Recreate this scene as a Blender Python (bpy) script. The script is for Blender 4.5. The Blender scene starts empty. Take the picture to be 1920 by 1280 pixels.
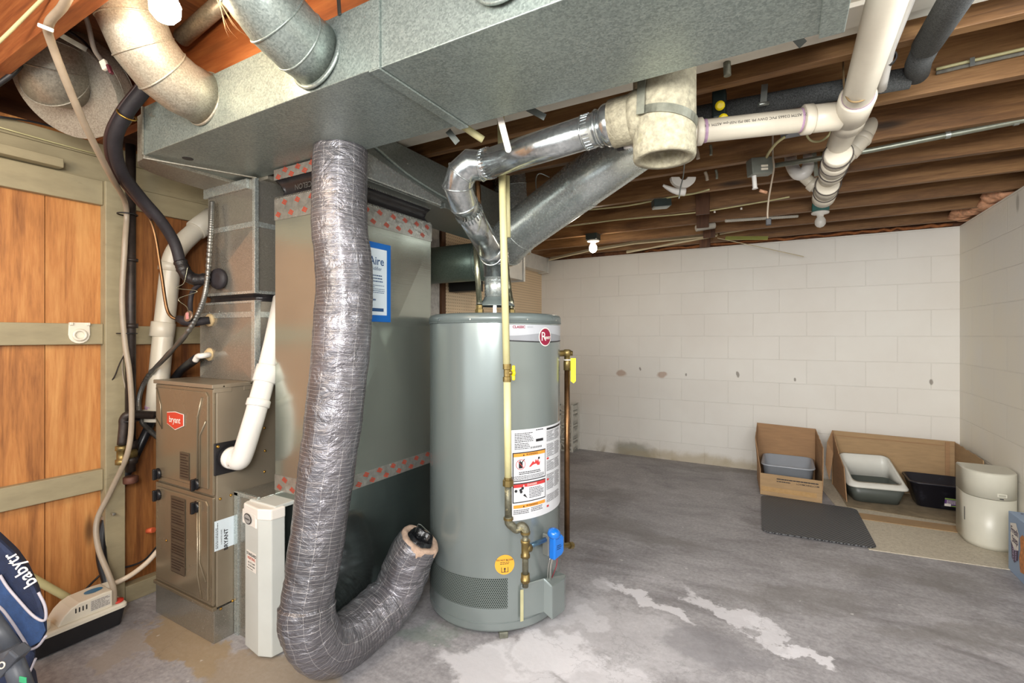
import bpy, bmesh, math, random
from mathutils import Vector, Matrix, noise as mnoise

random.seed(7)
PI = math.pi
SC = bpy.context.scene
COL = SC.collection

# ------------------------------------------------------------------ camera
YAW = math.radians(29.5); FPX = 903.0; CAMH = 1.19
cam_d = bpy.data.cameras.new('camera'); cam = bpy.data.objects.new('camera', cam_d); COL.objects.link(cam)
cam.location = (0, 0, CAMH); cam.rotation_euler = (PI / 2, 0, YAW)
cam_d.sensor_width = 36; cam_d.lens = 36 * FPX / 1920; cam_d.shift_y = -10 / 1920.0
cam_d.clip_start = 0.02
SC.camera = cam

# ------------------------------------------------------------------ world, lights, exposure
SC.view_settings.view_transform = 'Standard'; SC.view_settings.look = 'None'
SC.view_settings.gamma = 1.0; SC.view_settings.use_curve_mapping = False
SC.view_settings.exposure = 0.66
w = bpy.data.worlds.new('world'); SC.world = w; w.use_nodes = True
w.node_tree.nodes['Background'].inputs[0].default_value = (0.93, 0.97, 1.0, 1)
w.node_tree.nodes['Background'].inputs[1].default_value = 1.2

def area_light(name, loc, target, size, power, color):
    d = bpy.data.lights.new(name, 'AREA'); d.shape = 'RECTANGLE'; d.size = size[0]; d.size_y = size[1]
    d.energy = power; d.color = color
    o = bpy.data.objects.new(name, d); COL.objects.link(o); o.location = loc
    o.rotation_euler = (Vector(target) - Vector(loc)).to_track_quat('-Z', 'Y').to_euler()
    return o
area_light('fill_light_behind', (0.5, -0.9, 1.75), (-0.7, 2.5, 0.9), (1.4, 0.9), 34, (1.0, 0.99, 0.97))  # added soft fill from behind the camera, not a fixture of the room
area_light('light_beside_camera', (0.10, -0.30, 1.50), (-0.9, 2.0, 0.95), (0.35, 0.35), 13, (1.0, 0.99, 0.97))
area_light('fill_light_side', (0.75, 1.2, 1.9), (-1.6, 1.6, 0.5), (0.7, 0.7), 11, (0.93, 0.98, 1.0))  # added fill from the right for streak highlights on the metal
area_light('warm_fill_light', (-1.35, -0.55, 1.75), (-2.3, 1.2, 0.9), (0.7, 0.5), 13, (1.0, 0.86, 0.68))  # added warm fill to lift the left side, no lamp stands here
area_light('right_wall_fill_light', (-0.55, -0.7, 1.5), (1.1, 4.2, 0.7), (0.6, 0.6), 8, (1.0, 0.97, 0.91)).data.spread = math.radians(75)  # added fill near the camera, aimed to brighten the right wall

# ------------------------------------------------------------------ pixel ray helpers (a point on a real plane)
FW = (-math.sin(YAW), math.cos(YAW)); RT = (math.cos(YAW), math.sin(YAW))
def ray(px, py):
    u = (px - 960) / FPX; v = (630 - py) / FPX
    return Vector((FW[0] + u * RT[0], FW[1] + u * RT[1], v))
def aD(px, py, D): return Vector((0, 0, CAMH)) + ray(px, py) * D
def aX(px, py, c): r = ray(px, py); return aD(px, py, c / r.x)
def aY(px, py, c): r = ray(px, py); return aD(px, py, c / r.y)
def aZ(px, py, c): r = ray(px, py); return aD(px, py, (c - CAMH) / r.z)

# ------------------------------------------------------------------ materials
def lin(c):
    if isinstance(c, str):
        c = [int(c[i:i + 2], 16) / 255 for i in (0, 2, 4)]
    return tuple(((x / 12.92) if x <= 0.04045 else ((x + 0.055) / 1.055) ** 2.4) for x in c) + (1.0,)

class NT:
    def __init__(s, name):
        s.m = bpy.data.materials.new(name); s.m.use_nodes = True; s.t = s.m.node_tree
        s.b = s.t.nodes['Principled BSDF']
    def put(s, sock, val):
        if isinstance(val, bpy.types.NodeSocket): s.t.links.new(val, sock)
        else: sock.default_value = val
    def n(s, typ, out=0, props=None, **kw):
        nd = s.t.nodes.new('ShaderNode' + typ)
        for k, v in (props or {}).items(): setattr(nd, k, v)
        for k, v in kw.items():
            key = int(k[1:]) if k[0] == 'i' and k[1:].isdigit() else k.replace('_', ' ')
            s.put(nd.inputs[key], v)
        return nd.outputs[out]
    def co(s, which='Object'): return s.n('TexCoord', which)
    def math(s, op, a, b=0.0, c=0.0, clamp=False):
        nd = s.t.nodes.new('ShaderNodeMath'); nd.operation = op; nd.use_clamp = clamp
        s.put(nd.inputs[0], a); s.put(nd.inputs[1], b); s.put(nd.inputs[2], c)
        return nd.outputs[0]
    def vmath(s, op, a, b=(0, 0, 0), out=0):
        nd = s.t.nodes.new('ShaderNodeVectorMath'); nd.operation = op
        s.put(nd.inputs[0], a); s.put(nd.inputs[1], b); return nd.outputs[out]
    def noise(s, vec, scale, detail=3.0, rough=0.5, dist=0.0, out=0):
        return s.n('TexNoise', out, None, Vector=vec, Scale=scale, Detail=detail, Roughness=rough, Distortion=dist)
    def ramp(s, fac, stops):
        nd = s.t.nodes.new('ShaderNodeValToRGB'); s.put(nd.inputs[0], fac); cr = nd.color_ramp
        while len(cr.elements) < len(stops): cr.elements.new(0.5)
        for e, (p, c) in zip(cr.elements, stops): e.position = p; e.color = lin(c) if not isinstance(c, float) else (c, c, c, 1)
        return nd.outputs[0]
    def mix(s, fac, a, b, mode='MIX'):
        nd = s.t.nodes.new('ShaderNodeMix'); nd.data_type = 'RGBA'; nd.blend_type = mode
        s.put(nd.inputs[0], fac); s.put(nd.inputs[6], a); s.put(nd.inputs[7], b); return nd.outputs[2]
    def rng(s, v, a, b, c=0.0, d=1.0, smooth=False):
        nd = s.t.nodes.new('ShaderNodeMapRange'); nd.interpolation_type = 'SMOOTHSTEP' if smooth else 'LINEAR'
        s.put(nd.inputs[0], v)
        for i, x in enumerate((a, b, c, d)): s.put(nd.inputs[i + 1], x)
        return nd.outputs[0]
    def bump(s, h, strength=0.3, dist=0.01, prev=None):
        nd = s.t.nodes.new('ShaderNodeBump'); nd.inputs['Strength'].default_value = strength
        nd.inputs['Distance'].default_value = dist; s.put(nd.inputs['Height'], h)
        if prev is not None: s.put(nd.inputs['Normal'], prev)
        s.put(s.b.inputs['Normal'], nd.outputs[0]); return nd.outputs[0]
    def mapping(s, vec, loc=(0, 0, 0), rot=(0, 0, 0), scale=(1, 1, 1), typ='POINT'):
        return s.n('Mapping', 0, {'vector_type': typ}, Vector=vec, Location=loc, Rotation=rot, Scale=scale)
    def set(s, **kw):
        for k, v in kw.items(): s.put(s.b.inputs[k.replace('_', ' ')], v)
        return s.m

MC = {}
def paint(name, col, rough=0.5, metal=0.0, var=0.06, scale=18.0, bump=0.0, spec=0.5, bscale=None, stretch=(1, 1, 1), coat=0.0, dirt=None):
    """plain painted / plastic / metal surface with slight procedural variation"""
    if name in MC: return MC[name]
    s = NT(name); v = s.mapping(s.co(), scale=stretch)
    nz = s.noise(v, scale, 4.0, 0.6)
    c = lin(col)
    k1 = tuple(min(1, x * (1 + var)) for x in c[:3]) + (1,); k0 = tuple(x * (1 - var * 1.6) for x in c[:3]) + (1,)
    base = s.mix(s.rng(nz, 0.3, 0.7), k0, k1)
    if dirt:
        d = s.rng(s.noise(v, dirt[1], 6.0, 0.65), dirt[2], dirt[2] + 0.12, smooth=True)
        base = s.mix(s.math('MULTIPLY', d, dirt[3] if len(dirt) > 3 else 0.7), base, lin(dirt[0]))
    s.set(Base_Color=base, Roughness=s.rng(nz, 0.2, 0.8, max(0, rough - 0.06), min(1, rough + 0.08)), Metallic=metal)
    s.b.inputs['Specular IOR Level'].default_value = spec
    if coat: s.b.inputs['Coat Weight'].default_value = coat; s.b.inputs['Coat Roughness'].default_value = 0.15
    if bump: s.bump(s.noise(v, bscale or scale * 4, 3.0), bump, 0.003)
    MC[name] = s.m; return s.m

def galv(name, c0, c1, rough=0.38, spang=70.0, metal=0.85, wave=0.25):
    if name in MC: return MC[name]
    s = NT(name); v = s.co()
    vo = s.n('TexVoronoi', 1, None, Vector=v, Scale=spang * 2.4, Randomness=1.0)
    g = s.n('SeparateColor', 0, None, i0=vo)
    fine = s.noise(v, spang * 3, 3.0, 0.7)
    big = s.noise(v, 3.5, 4.0, 0.6)
    f = s.math('ADD', s.math('MULTIPLY', g, 0.30), s.math('MULTIPLY', fine, 0.50))
    f = s.math('ADD', f, s.math('MULTIPLY', big, 0.25))
    s.set(Base_Color=s.mix(s.rng(f, 0.3, 0.8), lin(c0), lin(c1)), Metallic=metal * 0.62,
          Roughness=s.rng(f, 0.2, 0.9, rough - 0.03, rough + 0.08))
    s.bump(big, wave * 0.35, 0.008)
    MC[name] = s.m; return s.m

def wood(name, c0, c1, c2, axis='X', scale=1.0, knots=0.5, rough=0.65, rnd=True, boards=None):
    """grain runs along axis; boards=(offset,width,axis index) varies the tone board by board"""
    if name in MC: return MC[name]
    s = NT(name); v = s.co()
    if rnd:
        r = s.n('ObjectInfo', 'Random')
        v = s.vmath('ADD', v, s.n('CombineXYZ', 0, None, X=s.math('MULTIPLY', r, 7.3), Y=s.math('MULTIPLY', r, 3.1), Z=s.math('MULTIPLY', r, 5.7)))
    if boards:
        sp = s.t.nodes.new('ShaderNodeSeparateXYZ'); s.put(sp.inputs[0], v)
        idx = s.math('FLOOR', s.math('DIVIDE', s.math('SUBTRACT', sp.outputs[boards[2]], boards[0]), boards[1]))
        wn = s.n('TexWhiteNoise', 0, {'noise_dimensions': '1D'}, W=idx)
        v = s.vmath('ADD', v, s.n('CombineXYZ', 0, None, X=s.math('MULTIPLY', wn, 4.0), Y=0.0, Z=s.math('MULTIPLY', wn, 9.0)))
    st = {'X': (1.2, 14, 14), 'Y': (14, 1.2, 14), 'Z': (14, 14, 1.2)}[axis]
    kn = {'X': (1.5, 6, 6), 'Y': (6, 1.5, 6), 'Z': (6, 6, 1.7)}[axis]
    kv = s.n('TexVoronoi', 0, None, Vector=s.mapping(v, scale=kn), Scale=1.0 * scale)
    kd = s.rng(kv, 0.03, 0.16, 1, 0, smooth=True)
    warp = s.n('TexNoise', 1, None, Vector=s.mapping(v, scale=tuple(x * 0.22 for x in st)), Scale=2.0 * scale, Detail=2.0)
    gv = s.vmath('ADD', s.mapping(v, scale=st), s.vmath('MULTIPLY', warp, (1.6, 1.6, 1.6)))
    gr = s.noise(gv, 1.6 * scale, 6.0, 0.62, 0.35)
    fine = s.noise(s.mapping(v, scale=tuple(x * 5 for x in st)), 2.0, 3.0, 0.6)
    f = s.math('ADD', s.math('MULTIPLY', gr, 0.8), s.math('MULTIPLY', fine, 0.25))
    if boards: f = s.math('ADD', f, s.math('MULTIPLY', s.math('SUBTRACT', wn, 0.5), 0.16))
    col = s.ramp(f, [(0.3, c0), (0.5, c1), (0.72, c2)])
    col = s.mix(s.math('MULTIPLY', kd, knots), col, lin(tuple(x * 0.35 for x in ([int(c0[i:i + 2], 16) / 255 for i in (0, 2, 4)]))))
    s.set(Base_Color=col, Roughness=rough)
    s.bump(s.math('ADD', gr, s.math('MULTIPLY', fine, 0.5)), 0.25, 0.004)
    MC[name] = s.m; return s.m

def emis(name, col, strength):
    if name in MC: return MC[name]
    s = NT(name); s.set(Base_Color=lin('ffffff'), Emission_Color=lin(col), Emission_Strength=strength)
    MC[name] = s.m; return s.m

# ------------------------------------------------------------------ mesh building
def smoothpath(pts, k=8):
    pts = [Vector(p) for p in pts]
    if len(pts) < 3: return pts
    P = [pts[0] * 2 - pts[1]] + pts + [pts[-1] * 2 - pts[-2]]
    out = []
    for i in range(1, len(P) - 2):
        a, b, c, d = P[i - 1:i + 3]
        for j in range(k):
            t = j / k
            out.append(0.5 * ((2 * b) + (c - a) * t + (2 * a - 5 * b + 4 * c - d) * t * t + (3 * b - a - 3 * c + d) * t ** 3))
    out.append(P[-2]); return out

class MB:
    def __init__(s): s.v = []; s.f = []; s.sm = []; s.mi = []; s.uv = {}; s.cur = 0
    def add(s, vs, fs, smooth=False):
        b = len(s.v); s.v += [Vector(x) for x in vs]
        for f in fs: s.f.append([b + i for i in f]); s.sm.append(smooth); s.mi.append(s.cur)
        return b
    def box(s, x0, x1, y0, y1, z0, z1):
        s.add([(x, y, z) for x in (x0, x1) for y in (y0, y1) for z in (z0, z1)],
              [(0, 1, 3, 2), (4, 6, 7, 5), (0, 4, 5, 1), (2, 3, 7, 6), (0, 2, 6, 4), (1, 5, 7, 3)]); return s
    def obox(s, c, size, xd=(1, 0, 0), zd=(0, 0, 1)):
        xd = Vector(xd).normalized(); zd = Vector(zd); zd = (zd - xd * zd.dot(xd)).normalized(); yd = zd.cross(xd)
        c = Vector(c); h = [q / 2 for q in size]
        s.add([c + xd * a * h[0] + yd * b * h[1] + zd * d * h[2] for a in (-1, 1) for b in (-1, 1) for d in (-1, 1)],
              [(0, 1, 3, 2), (4, 6, 7, 5), (0, 4, 5, 1), (2, 3, 7, 6), (0, 2, 6, 4), (1, 5, 7, 3)]); return s
    def bar(s, a, b, w, t, up=(0, 0, 1)):
        a = Vector(a); b = Vector(b); return s.obox((a + b) / 2, ((b - a).length, w, t), b - a, up)
    def prism(s, poly, vec):
        n = len(poly); vec = Vector(vec); vs = [Vector(p) for p in poly]; vs += [p + vec for p in vs]
        s.add(vs, [tuple(range(n))[::-1], tuple(range(n, 2 * n))] + [(i, (i + 1) % n, n + (i + 1) % n, n + i) for i in range(n)]); return s
    def rings(s, rings, smooth=True, c0=True, c1=True, closed=False, inner=False):
        n = len(rings[0]); m = len(rings); vs = [p for r in rings for p in r]; fs = []
        for i in range(m if closed else m - 1):
            j = (i + 1) % m
            for k in range(n):
                l = (k + 1) % n; fs.append((i * n + k, i * n + l, j * n + l, j * n + k))
        b = s.add(vs, fs, smooth)
        if not closed:
            if c0: s.f.append([b + k for k in range(n)][::-1]); s.sm.append(False); s.mi.append(s.cur)
            if c1: s.f.append([b + (m - 1) * n + k for k in range(n)]); s.sm.append(False); s.mi.append(s.cur)
        return b
    def frames(s, pts, miter=False):
        pts = [Vector(p) for p in pts]; m = len(pts); T = []
        for i in range(m):
            a = (pts[i] - pts[i - 1]).normalized() if i else (pts[1] - pts[0]).normalized()
            b = (pts[i + 1] - pts[i]).normalized() if i < m - 1 else a
            T.append(((a + b).normalized(), a, b))
        up = Vector((0, 0, 1)) if abs(T[0][0].z) < 0.85 else Vector((0, 1, 0))
        N = (up - T[0][0] * up.dot(T[0][0])).normalized(); out = []
        for i in range(m):
            t, a, b = T[i]; N = (N - t * N.dot(t)).normalized(); out.append((pts[i], t, N, t.cross(N), a, b))
        return out
    def tube(s, pts, r, n=14, smooth=True, c0=True, c1=True, fn=None, miter=False, squash=None):
        rr = []; L = 0; prev = None; uvs = []
        for i, (p, t, N, B, a, b) in enumerate(s.frames(pts)):
            ri = r[i] if isinstance(r, (list, tuple)) else r
            if prev is not None: L += (p - prev).length
            prev = p; ring = []
            bd = (b - a); k = 1.0
            if miter and bd.length > 1e-4:
                k = 1 / max(0.3, t.dot(a)); bd = (bd - t * bd.dot(t)).normalized()
            for q in range(n):
                th = 2 * PI * q / n
                rad = ri if fn is None else ri * fn(L, th, i)
                o = (N * math.cos(th) * (squash[0] if squash else 1) + B * math.sin(th) * (squash[1] if squash else 1)) * rad
                if miter and k != 1.0: o = o + bd * (o.dot(bd) * (k - 1))
                ring.append(p + o); uvs.append((L, th * (ri if not isinstance(r, (list, tuple)) else 0.1), 0))
            rr.append(ring)
        b = s.rings(rr, smooth, c0, c1)
        for i, u in enumerate(uvs): s.uv[b + i] = u
        return rr
    def cyl(s, a, b, r, r2=None, n=24, smooth=True, c0=True, c1=True): s.tube([a, b], [r, r if r2 is None else r2], n, smooth, c0, c1); return s
    def pipe(s, pts, r, n=28, bead=None, br=0.0025, open_ends=False):
        """gored sheet-metal pipe with raised beads at the joints"""
        rr = s.tube(pts, r, n, True, not open_ends, not open_ends, miter=True)
        for i in (range(1, len(pts) - 1) if bead is None else bead):
            s.loop(rr[i], br)
        return rr
    def loop(s, ring, br, n=6):
        m = len(ring); c = sum(ring, Vector()) / m; rings = []
        for i in range(m):
            t = (ring[(i + 1) % m] - ring[i - 1]).normalized(); o = (ring[i] - c).normalized(); z = t.cross(o)
            rings.append([ring[i] + (o * math.cos(2 * PI * k / n) + z * math.sin(2 * PI * k / n)) * br for k in range(n)])
        s.rings(rings, True, closed=True)
    def hoop(s, c, ax, r, br, n=28, m=6):
        ax = Vector(ax).normalized(); u = ax.orthogonal().normalized(); v = ax.cross(u); c = Vector(c)
        s.loop([c + (u * math.cos(2 * PI * i / n) + v * math.sin(2 * PI * i / n)) * r for i in range(n)], br, m); return s
    def band(s, c, ax, r, w, t=0.002, n=28):
        """flat strap ring around an axis"""
        ax = Vector(ax).normalized(); c = Vector(c); u = ax.orthogonal().normalized(); v = ax.cross(u)
        R = []
        for (rr, h) in ((r, -w / 2), (r + t, -w / 2), (r + t, w / 2), (r, w / 2)):
            R.append([c + ax * h + (u * math.cos(2 * PI * i / n) + v * math.sin(2 * PI * i / n)) * rr for i in range(n)])
        s.rings(R, False, closed=True); return s
    def lathe(s, prof, c, ax=(0, 0, 1), n=28, smooth=True, c0=True, c1=True):
        ax = Vector(ax).normalized(); u = ax.orthogonal().normalized(); v = ax.cross(u); c = Vector(c)
        s.rings([[c + ax * h + (u * math.cos(2 * PI * i / n) + v * math.sin(2 * PI * i / n)) * max(r, 1e-5) for i in range(n)] for r, h in prof], smooth, c0, c1); return s
    def rrect(s, x0, x1, y0, y1, r, z, k=5):
        P = []
        for cx, cy, a in ((x1 - r, y1 - r, 0), (x0 + r, y1 - r, 90), (x0 + r, y0 + r, 180), (x1 - r, y0 + r, 270)):
            for i in range(k + 1):
                th = math.radians(a + 90 * i / k); P.append(Vector((cx + r * math.cos(th), cy + r * math.sin(th), z)))
        return P
    def build(s, name, m, parent=None, bevel=0.0, origin=None):
        me = bpy.data.meshes.new(name)
        if origin is None:
            if parent is not None: origin = root_loc(parent)
            else:
                xs = [p.x for p in s.v]; ys = [p.y for p in s.v]; zs = [p.z for p in s.v]
                origin = Vector(((min(xs) + max(xs)) / 2, (min(ys) + max(ys)) / 2, min(zs)))
        origin = Vector(origin)
        me.from_pydata([tuple(p - origin) for p in s.v], [], s.f)
        for i, p in enumerate(me.polygons): p.use_smooth = s.sm[i]; p.material_index = s.mi[i]
        if s.uv:
            at = me.attributes.new('tuv', 'FLOAT_VECTOR', 'POINT')
            for i, u in s.uv.items(): at.data[i].vector = u
        for q in (m if isinstance(m, (list, tuple)) else [m]): me.materials.append(q)
        bm = bmesh.new(); bm.from_mesh(me); bmesh.ops.recalc_face_normals(bm, faces=bm.faces); bm.to_mesh(me); bm.free()
        o = bpy.data.objects.new(name, me); COL.objects.link(o)
        if parent is not None: o.parent = parent; o.location = origin - root_loc(parent)
        else: o.location = origin
        if bevel:
            md = o.modifiers.new('edge', 'BEVEL'); md.width = bevel; md.segments = 2; md.limit_method = 'ANGLE'; md.angle_limit = math.radians(50)
        return o

def root_loc(o):
    v = Vector(o.location)
    while o.parent: o = o.parent; v += Vector(o.location)
    return v
def tag(o, label=None, cat=None, group=None, kind=None):
    if label: o['label'] = label
    if cat: o['category'] = cat
    if group: o['group'] = group
    if kind: o['kind'] = kind
    return o
def thing(name, label, cat, loc, group=None, kind=None):
    o = bpy.data.objects.new(name, None); COL.objects.link(o); o.location = loc; o.empty_display_size = 0.1
    return tag(o, label, cat, group, kind)
def struct(name, mb, m, label=None, bevel=0.0, parent=None):
    o = mb.build(name, m, parent, bevel)
    if parent is None: o['kind'] = 'structure'; o['label'] = label; o['category'] = name.split('_')[0]
    return o
_tc = {}
def text_geo(body, size, bold=0.0, spacing=1.0):
    key = (body, size, bold, spacing)
    if key in _tc: return _tc[key]
    cu = bpy.data.curves.new('t', 'FONT'); cu.body = body; cu.size = size; cu.offset = bold * size; cu.space_character = spacing
    cu.align_x = 'CENTER'; cu.align_y = 'CENTER'; cu.resolution_u = 3
    o = bpy.data.objects.new('t', cu); COL.objects.link(o)
    dg = bpy.context.evaluated_depsgraph_get(); me = bpy.data.meshes.new_from_object(o.evaluated_get(dg))
    vs = [tuple(v.co) for v in me.vertices]; fs = [tuple(p.vertices) for p in me.polygons]
    bpy.data.objects.remove(o); bpy.data.curves.remove(cu); bpy.data.meshes.remove(me)
    _tc[key] = (vs, fs); return vs, fs
def flat_map(c, xd, yd, off=0.0):
    c = Vector(c); xd = Vector(xd).normalized(); yd = Vector(yd).normalized(); nn = xd.cross(yd)
    return lambda x, y, h=0.0: c + xd * x + yd * y + nn * (off + h)
def put_text(mb, body, size, fn, x=0, y=0, bold=0.0, spacing=1.0, th=0.0006):
    vs, fs = text_geo(body, size, bold, spacing); n = len(vs)
    mb.add([fn(x + a, y + b, th) for a, b, _ in vs], fs)
def patch(mb, fn, x0, x1, y0, y1, h=0.0, nx=1, t=0.0004):
    """thin rectangle (with thickness) laid on a mapped surface"""
    top = [[fn(x0 + (x1 - x0) * i / nx, y, h) for i in range(nx + 1)] for y in (y0, y1)]
    bot = [[fn(x0 + (x1 - x0) * i / nx, y, h - t) for i in range(nx + 1)] for y in (y0, y1)]
    vs = top[0] + top[1] + bot[0] + bot[1]; m = nx + 1; fs = []
    for i in range(nx):
        fs += [(i, i + 1, m + i + 1, m + i), (2 * m + i, 3 * m + i, 3 * m + i + 1, 2 * m + i + 1), (i, 2 * m + i, 2 * m + i + 1, i + 1), (m + i, m + i + 1, 3 * m + i + 1, 3 * m + i)]
    fs += [(0, m, 3 * m, 2 * m), (nx, 2 * m + nx, 3 * m + nx, m + nx)]
    mb.add(vs, fs)
def disc(mb, fn, cx, cy, r, h=0.0, n=28, ry=None):
    ry = ry or r
    mb.add([fn(cx, cy, h)] + [fn(cx + r * math.cos(2 * PI * i / n), cy + ry * math.sin(2 * PI * i / n), h) for i in range(n)],
           [(0, 1 + i, 1 + (i + 1) % n) for i in range(n)])
def textlines(mb, fn, x0, x1, y1, n, dy, h=0.0, lh=0.4, nx=1, seed=0):
    """rows of fine print too small to read"""
    rd = random.Random(seed)
    for i in range(n):
        y = y1 - i * dy; x = x0; e = x1 - (x1 - x0) * (rd.random() * 0.35 if rd.random() < 0.35 else 0)
        while x < e - 0.002:
            w_ = min(e - x, rd.uniform(0.004, 0.012) if (x1 - x0) < 0.2 else rd.uniform(0.01, 0.03)); patch(mb, fn, x, x + w_, y - dy * lh, y, h, 1, 0.0002); x += w_ + 0.0016

# ================================================================== STRUCTURE
WX = -2.60; RX = 1.14; BY = 4.78; JZ = 2.03

def floor_mat():
    s = NT('concrete_floor'); pos = s.n('NewGeometry', 'Position'); pos = s.mapping(pos, scale=(1, 1, 0))
    big = s.noise(pos, 1.6, 5.0, 0.6, 0.6); med = s.noise(s.mapping(pos, rot=(0, 0, 0.5), scale=(1.0, 2.6, 1)), 3.0, 6.0, 0.62, 1.2)
    fine = s.noise(pos, 55.0, 5.0, 0.7)
    col = s.ramp(s.math('ADD', s.math('MULTIPLY', big, 0.5), s.math('MULTIPLY', med, 0.5)),
                 [(0.36, '858284'), (0.46, '9e9c9e'), (0.55, 'aeacae'), (0.68, 'c0bec1')])
    col = s.mix(0.5, col, s.mix(s.rng(fine, 0.3, 0.7), lin('6f6d6d'), lin('c6c4c6')), 'OVERLAY')
    wn = s.n('TexNoise', 1, None, Vector=pos, Scale=5.0, Detail=7.0, Roughness=0.65)
    warp = s.vmath('MULTIPLY', s.vmath('SUBTRACT', wn, (0.5, 0.5, 0.5)), (0.5, 0.5, 0.5))
    wpos = s.vmath('ADD', pos, warp)
    def blob(px, py, rx, ry, rot, soft=0.15):
        c = aZ(px, py, 0)
        v = s.mapping(wpos, loc=(c.x, c.y, 0), rot=(0, 0, rot), scale=(rx, ry, 1), typ='TEXTURE')
        return s.rng(s.vmath('LENGTH', v, out=1), 1.0 - soft, 1.0 + soft, 1.0, 0.0, smooth=True)
    def lay(col, mask, c, k): return s.mix(s.math('MULTIPLY', mask, k), col, lin(c))
    # broad darker sweeps of sealer
    for px, py, rx, ry, rot in ((1130, 925, .30, .12, .2), (1230, 1010, .25, .10, .1), (1130, 980, .28, .12, .4), (1500, 1120, .3, .1, .4), (1700, 1080, .4, .08, .3), (1800, 1190, .35, .07, .5), (1350, 880, .4, .07, .1)):
        col = lay(col, blob(px, py, rx, ry, rot, 0.5), '77736f', 0.45)
    # sandy mineral deposit in front of the furnace
    tan = blob(360, 1190, .34, .12, -.3); col = lay(col, tan, 'a08c6b', 0.8)
    tan2 = blob(500, 1265, .26, .13, .1); col = lay(col, tan2, '9c8b72', 0.7)
    col = lay(col, blob(235, 1215, .14, .07, -.6), 'a39b92', 0.75)
    # white lime scale fans
    for px, py, rx, ry, rot, k in ((1150, 1190, .42, .22, 0, .35), (1040, 1218, .14, .11, .3, .8), (920, 1262, .24, .11, 0, .75), (1120, 1265, .20, .08, 0, .6), (1215, 1125, .20, .05, -.25, .8), (1360, 1140, .20, .045, -.5, .75),
                                   (1440, 1185, .17, .045, -.9, .7), (1510, 1235, .09, .045, -.4, .9), (1130, 1100, .05, .09, .4, .35), (960, 1230, .1, .06, 0, .5), (1090, 1160, .10, .05, 0.4, .35)):
        col = lay(col, blob(px, py, rx, ry, rot, 0.22), 'dddbdf', k)
    col = lay(col, blob(1330, 1215, .17, .14, 0.2, 0.3), '7d7b7f', 0.55)
    # greenish mineral bloom beside the heater base
    col = lay(col, blob(800, 1190, .10, .05, .8, 0.5), '75857a', 0.5)
    # hairline cracks
    cr = s.n('TexVoronoi', 0, {'feature': 'DISTANCE_TO_EDGE'}, Vector=s.vmath('ADD', pos, s.vmath('MULTIPLY', warp, (0.6, 0.6, 0.6))), Scale=0.9)
    col = s.mix(s.math('MULTIPLY', s.rng(cr, 0.0, 0.004, 1, 0), 0.22), col, lin('4c4a4a'))
    spk = s.rng(s.noise(pos, 26.0, 2.0, 0.4), 0.74, 0.78); col = s.mix(s.math('MULTIPLY', spk, 0.6), col, lin('d9d7d4'))
    s.set(Base_Color=col, Roughness=s.rng(med, 0.3, 0.7, 0.42, 0.7)); s.b.inputs['Specular IOR Level'].default_value = 0.4
    s.bump(s.math('ADD', s.math('MULTIPLY', big, 1.0), s.math('MULTIPLY', fine, 0.12)), 0.35, 0.02)
    return s.m

def block_mat(name, axis, shift, base='e0dbd3'):
    s = NT(name); pos = s.n('NewGeometry', 'Position'); sp = s.t.nodes.new('ShaderNodeSeparateXYZ'); s.put(sp.inputs[0], pos)
    wz = s.noise(pos, 2.5, 3.0, 0.5)
    u = s.math('ADD', sp.outputs[axis], shift); z = s.math('ADD', s.math('ADD', sp.outputs[2], 0.032), s.math('MULTIPLY', s.math('SUBTRACT', wz, 0.5), 0.010))
    v = s.n('CombineXYZ', 0, None, X=u, Y=z, Z=0.0)
    br = s.t.nodes.new('ShaderNodeTexBrick'); br.offset = 0.5; br.squash = 1
    s.put(br.inputs['Vector'], v); s.put(br.inputs['Scale'], 1.0); s.put(br.inputs['Brick Width'], 0.4064); s.put(br.inputs['Row Height'], 0.2035)
    s.put(br.inputs['Mortar Size'], 0.004); s.put(br.inputs['Mortar Smooth'], 0.55); s.put(br.inputs['Bias'], 0.0)
    s.put(br.inputs['Color1'], lin('c9c9c9')); s.put(br.inputs['Color2'], lin('ffffff')); s.put(br.inputs['Mortar'], lin('808080'))
    fac = br.outputs['Fac']
    big = s.noise(pos, 1.3, 4.0, 0.6); fine = s.noise(pos, 45.0, 5.0, 0.7); rough = s.noise(pos, 14.0, 5.0, 0.7)
    col = s.mix(s.rng(big, 0.35, 0.65), lin(base), lin('e6e3dc'))
    col = s.mix(0.05, col, br.outputs['Color'], 'MULTIPLY')
    keep = s.rng(rough, 0.35, 0.6, 0.25, 1.0)
    col = s.mix(s.math('MULTIPLY', s.math('MULTIPLY', fac, keep), 0.07), col, lin('a8a49c'))
    # damp staining that rises from the floor, patchy
    dn = s.noise(pos, 5.0, 6.0, 0.65, 0.5)
    d = s.math('MULTIPLY', s.rng(sp.outputs[2], 0.0, 0.16, 1, 0), s.rng(dn, 0.5, 0.68))
    col = s.mix(s.math('MULTIPLY', d, 0.65), col, lin('8f8368'))
    ht = s.math('ADD', s.math('MULTIPLY', s.math('MULTIPLY', fac, keep), -1.0), s.math('ADD', s.math('MULTIPLY', rough, 0.35), s.math('MULTIPLY', fine, 0.18)))
    s.bump(ht, 0.5, 0.005)
    return s, col, pos, sp
def ell(s, pos, c, r, soft=0.5, amp=0.25):
    wn = s.n('TexNoise', 1, None, Vector=pos, Scale=11.0, Detail=5.0)
    p2 = s.vmath('ADD', pos, s.vmath('MULTIPLY', s.vmath('SUBTRACT', wn, (0.5, 0.5, 0.5)), (amp, amp, amp)))
    v = s.mapping(p2, loc=c, scale=r, typ='TEXTURE')
    return s.rng(s.vmath('LENGTH', v, out=1), 1 - soft, 1 + soft, 1, 0, smooth=True)
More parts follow.
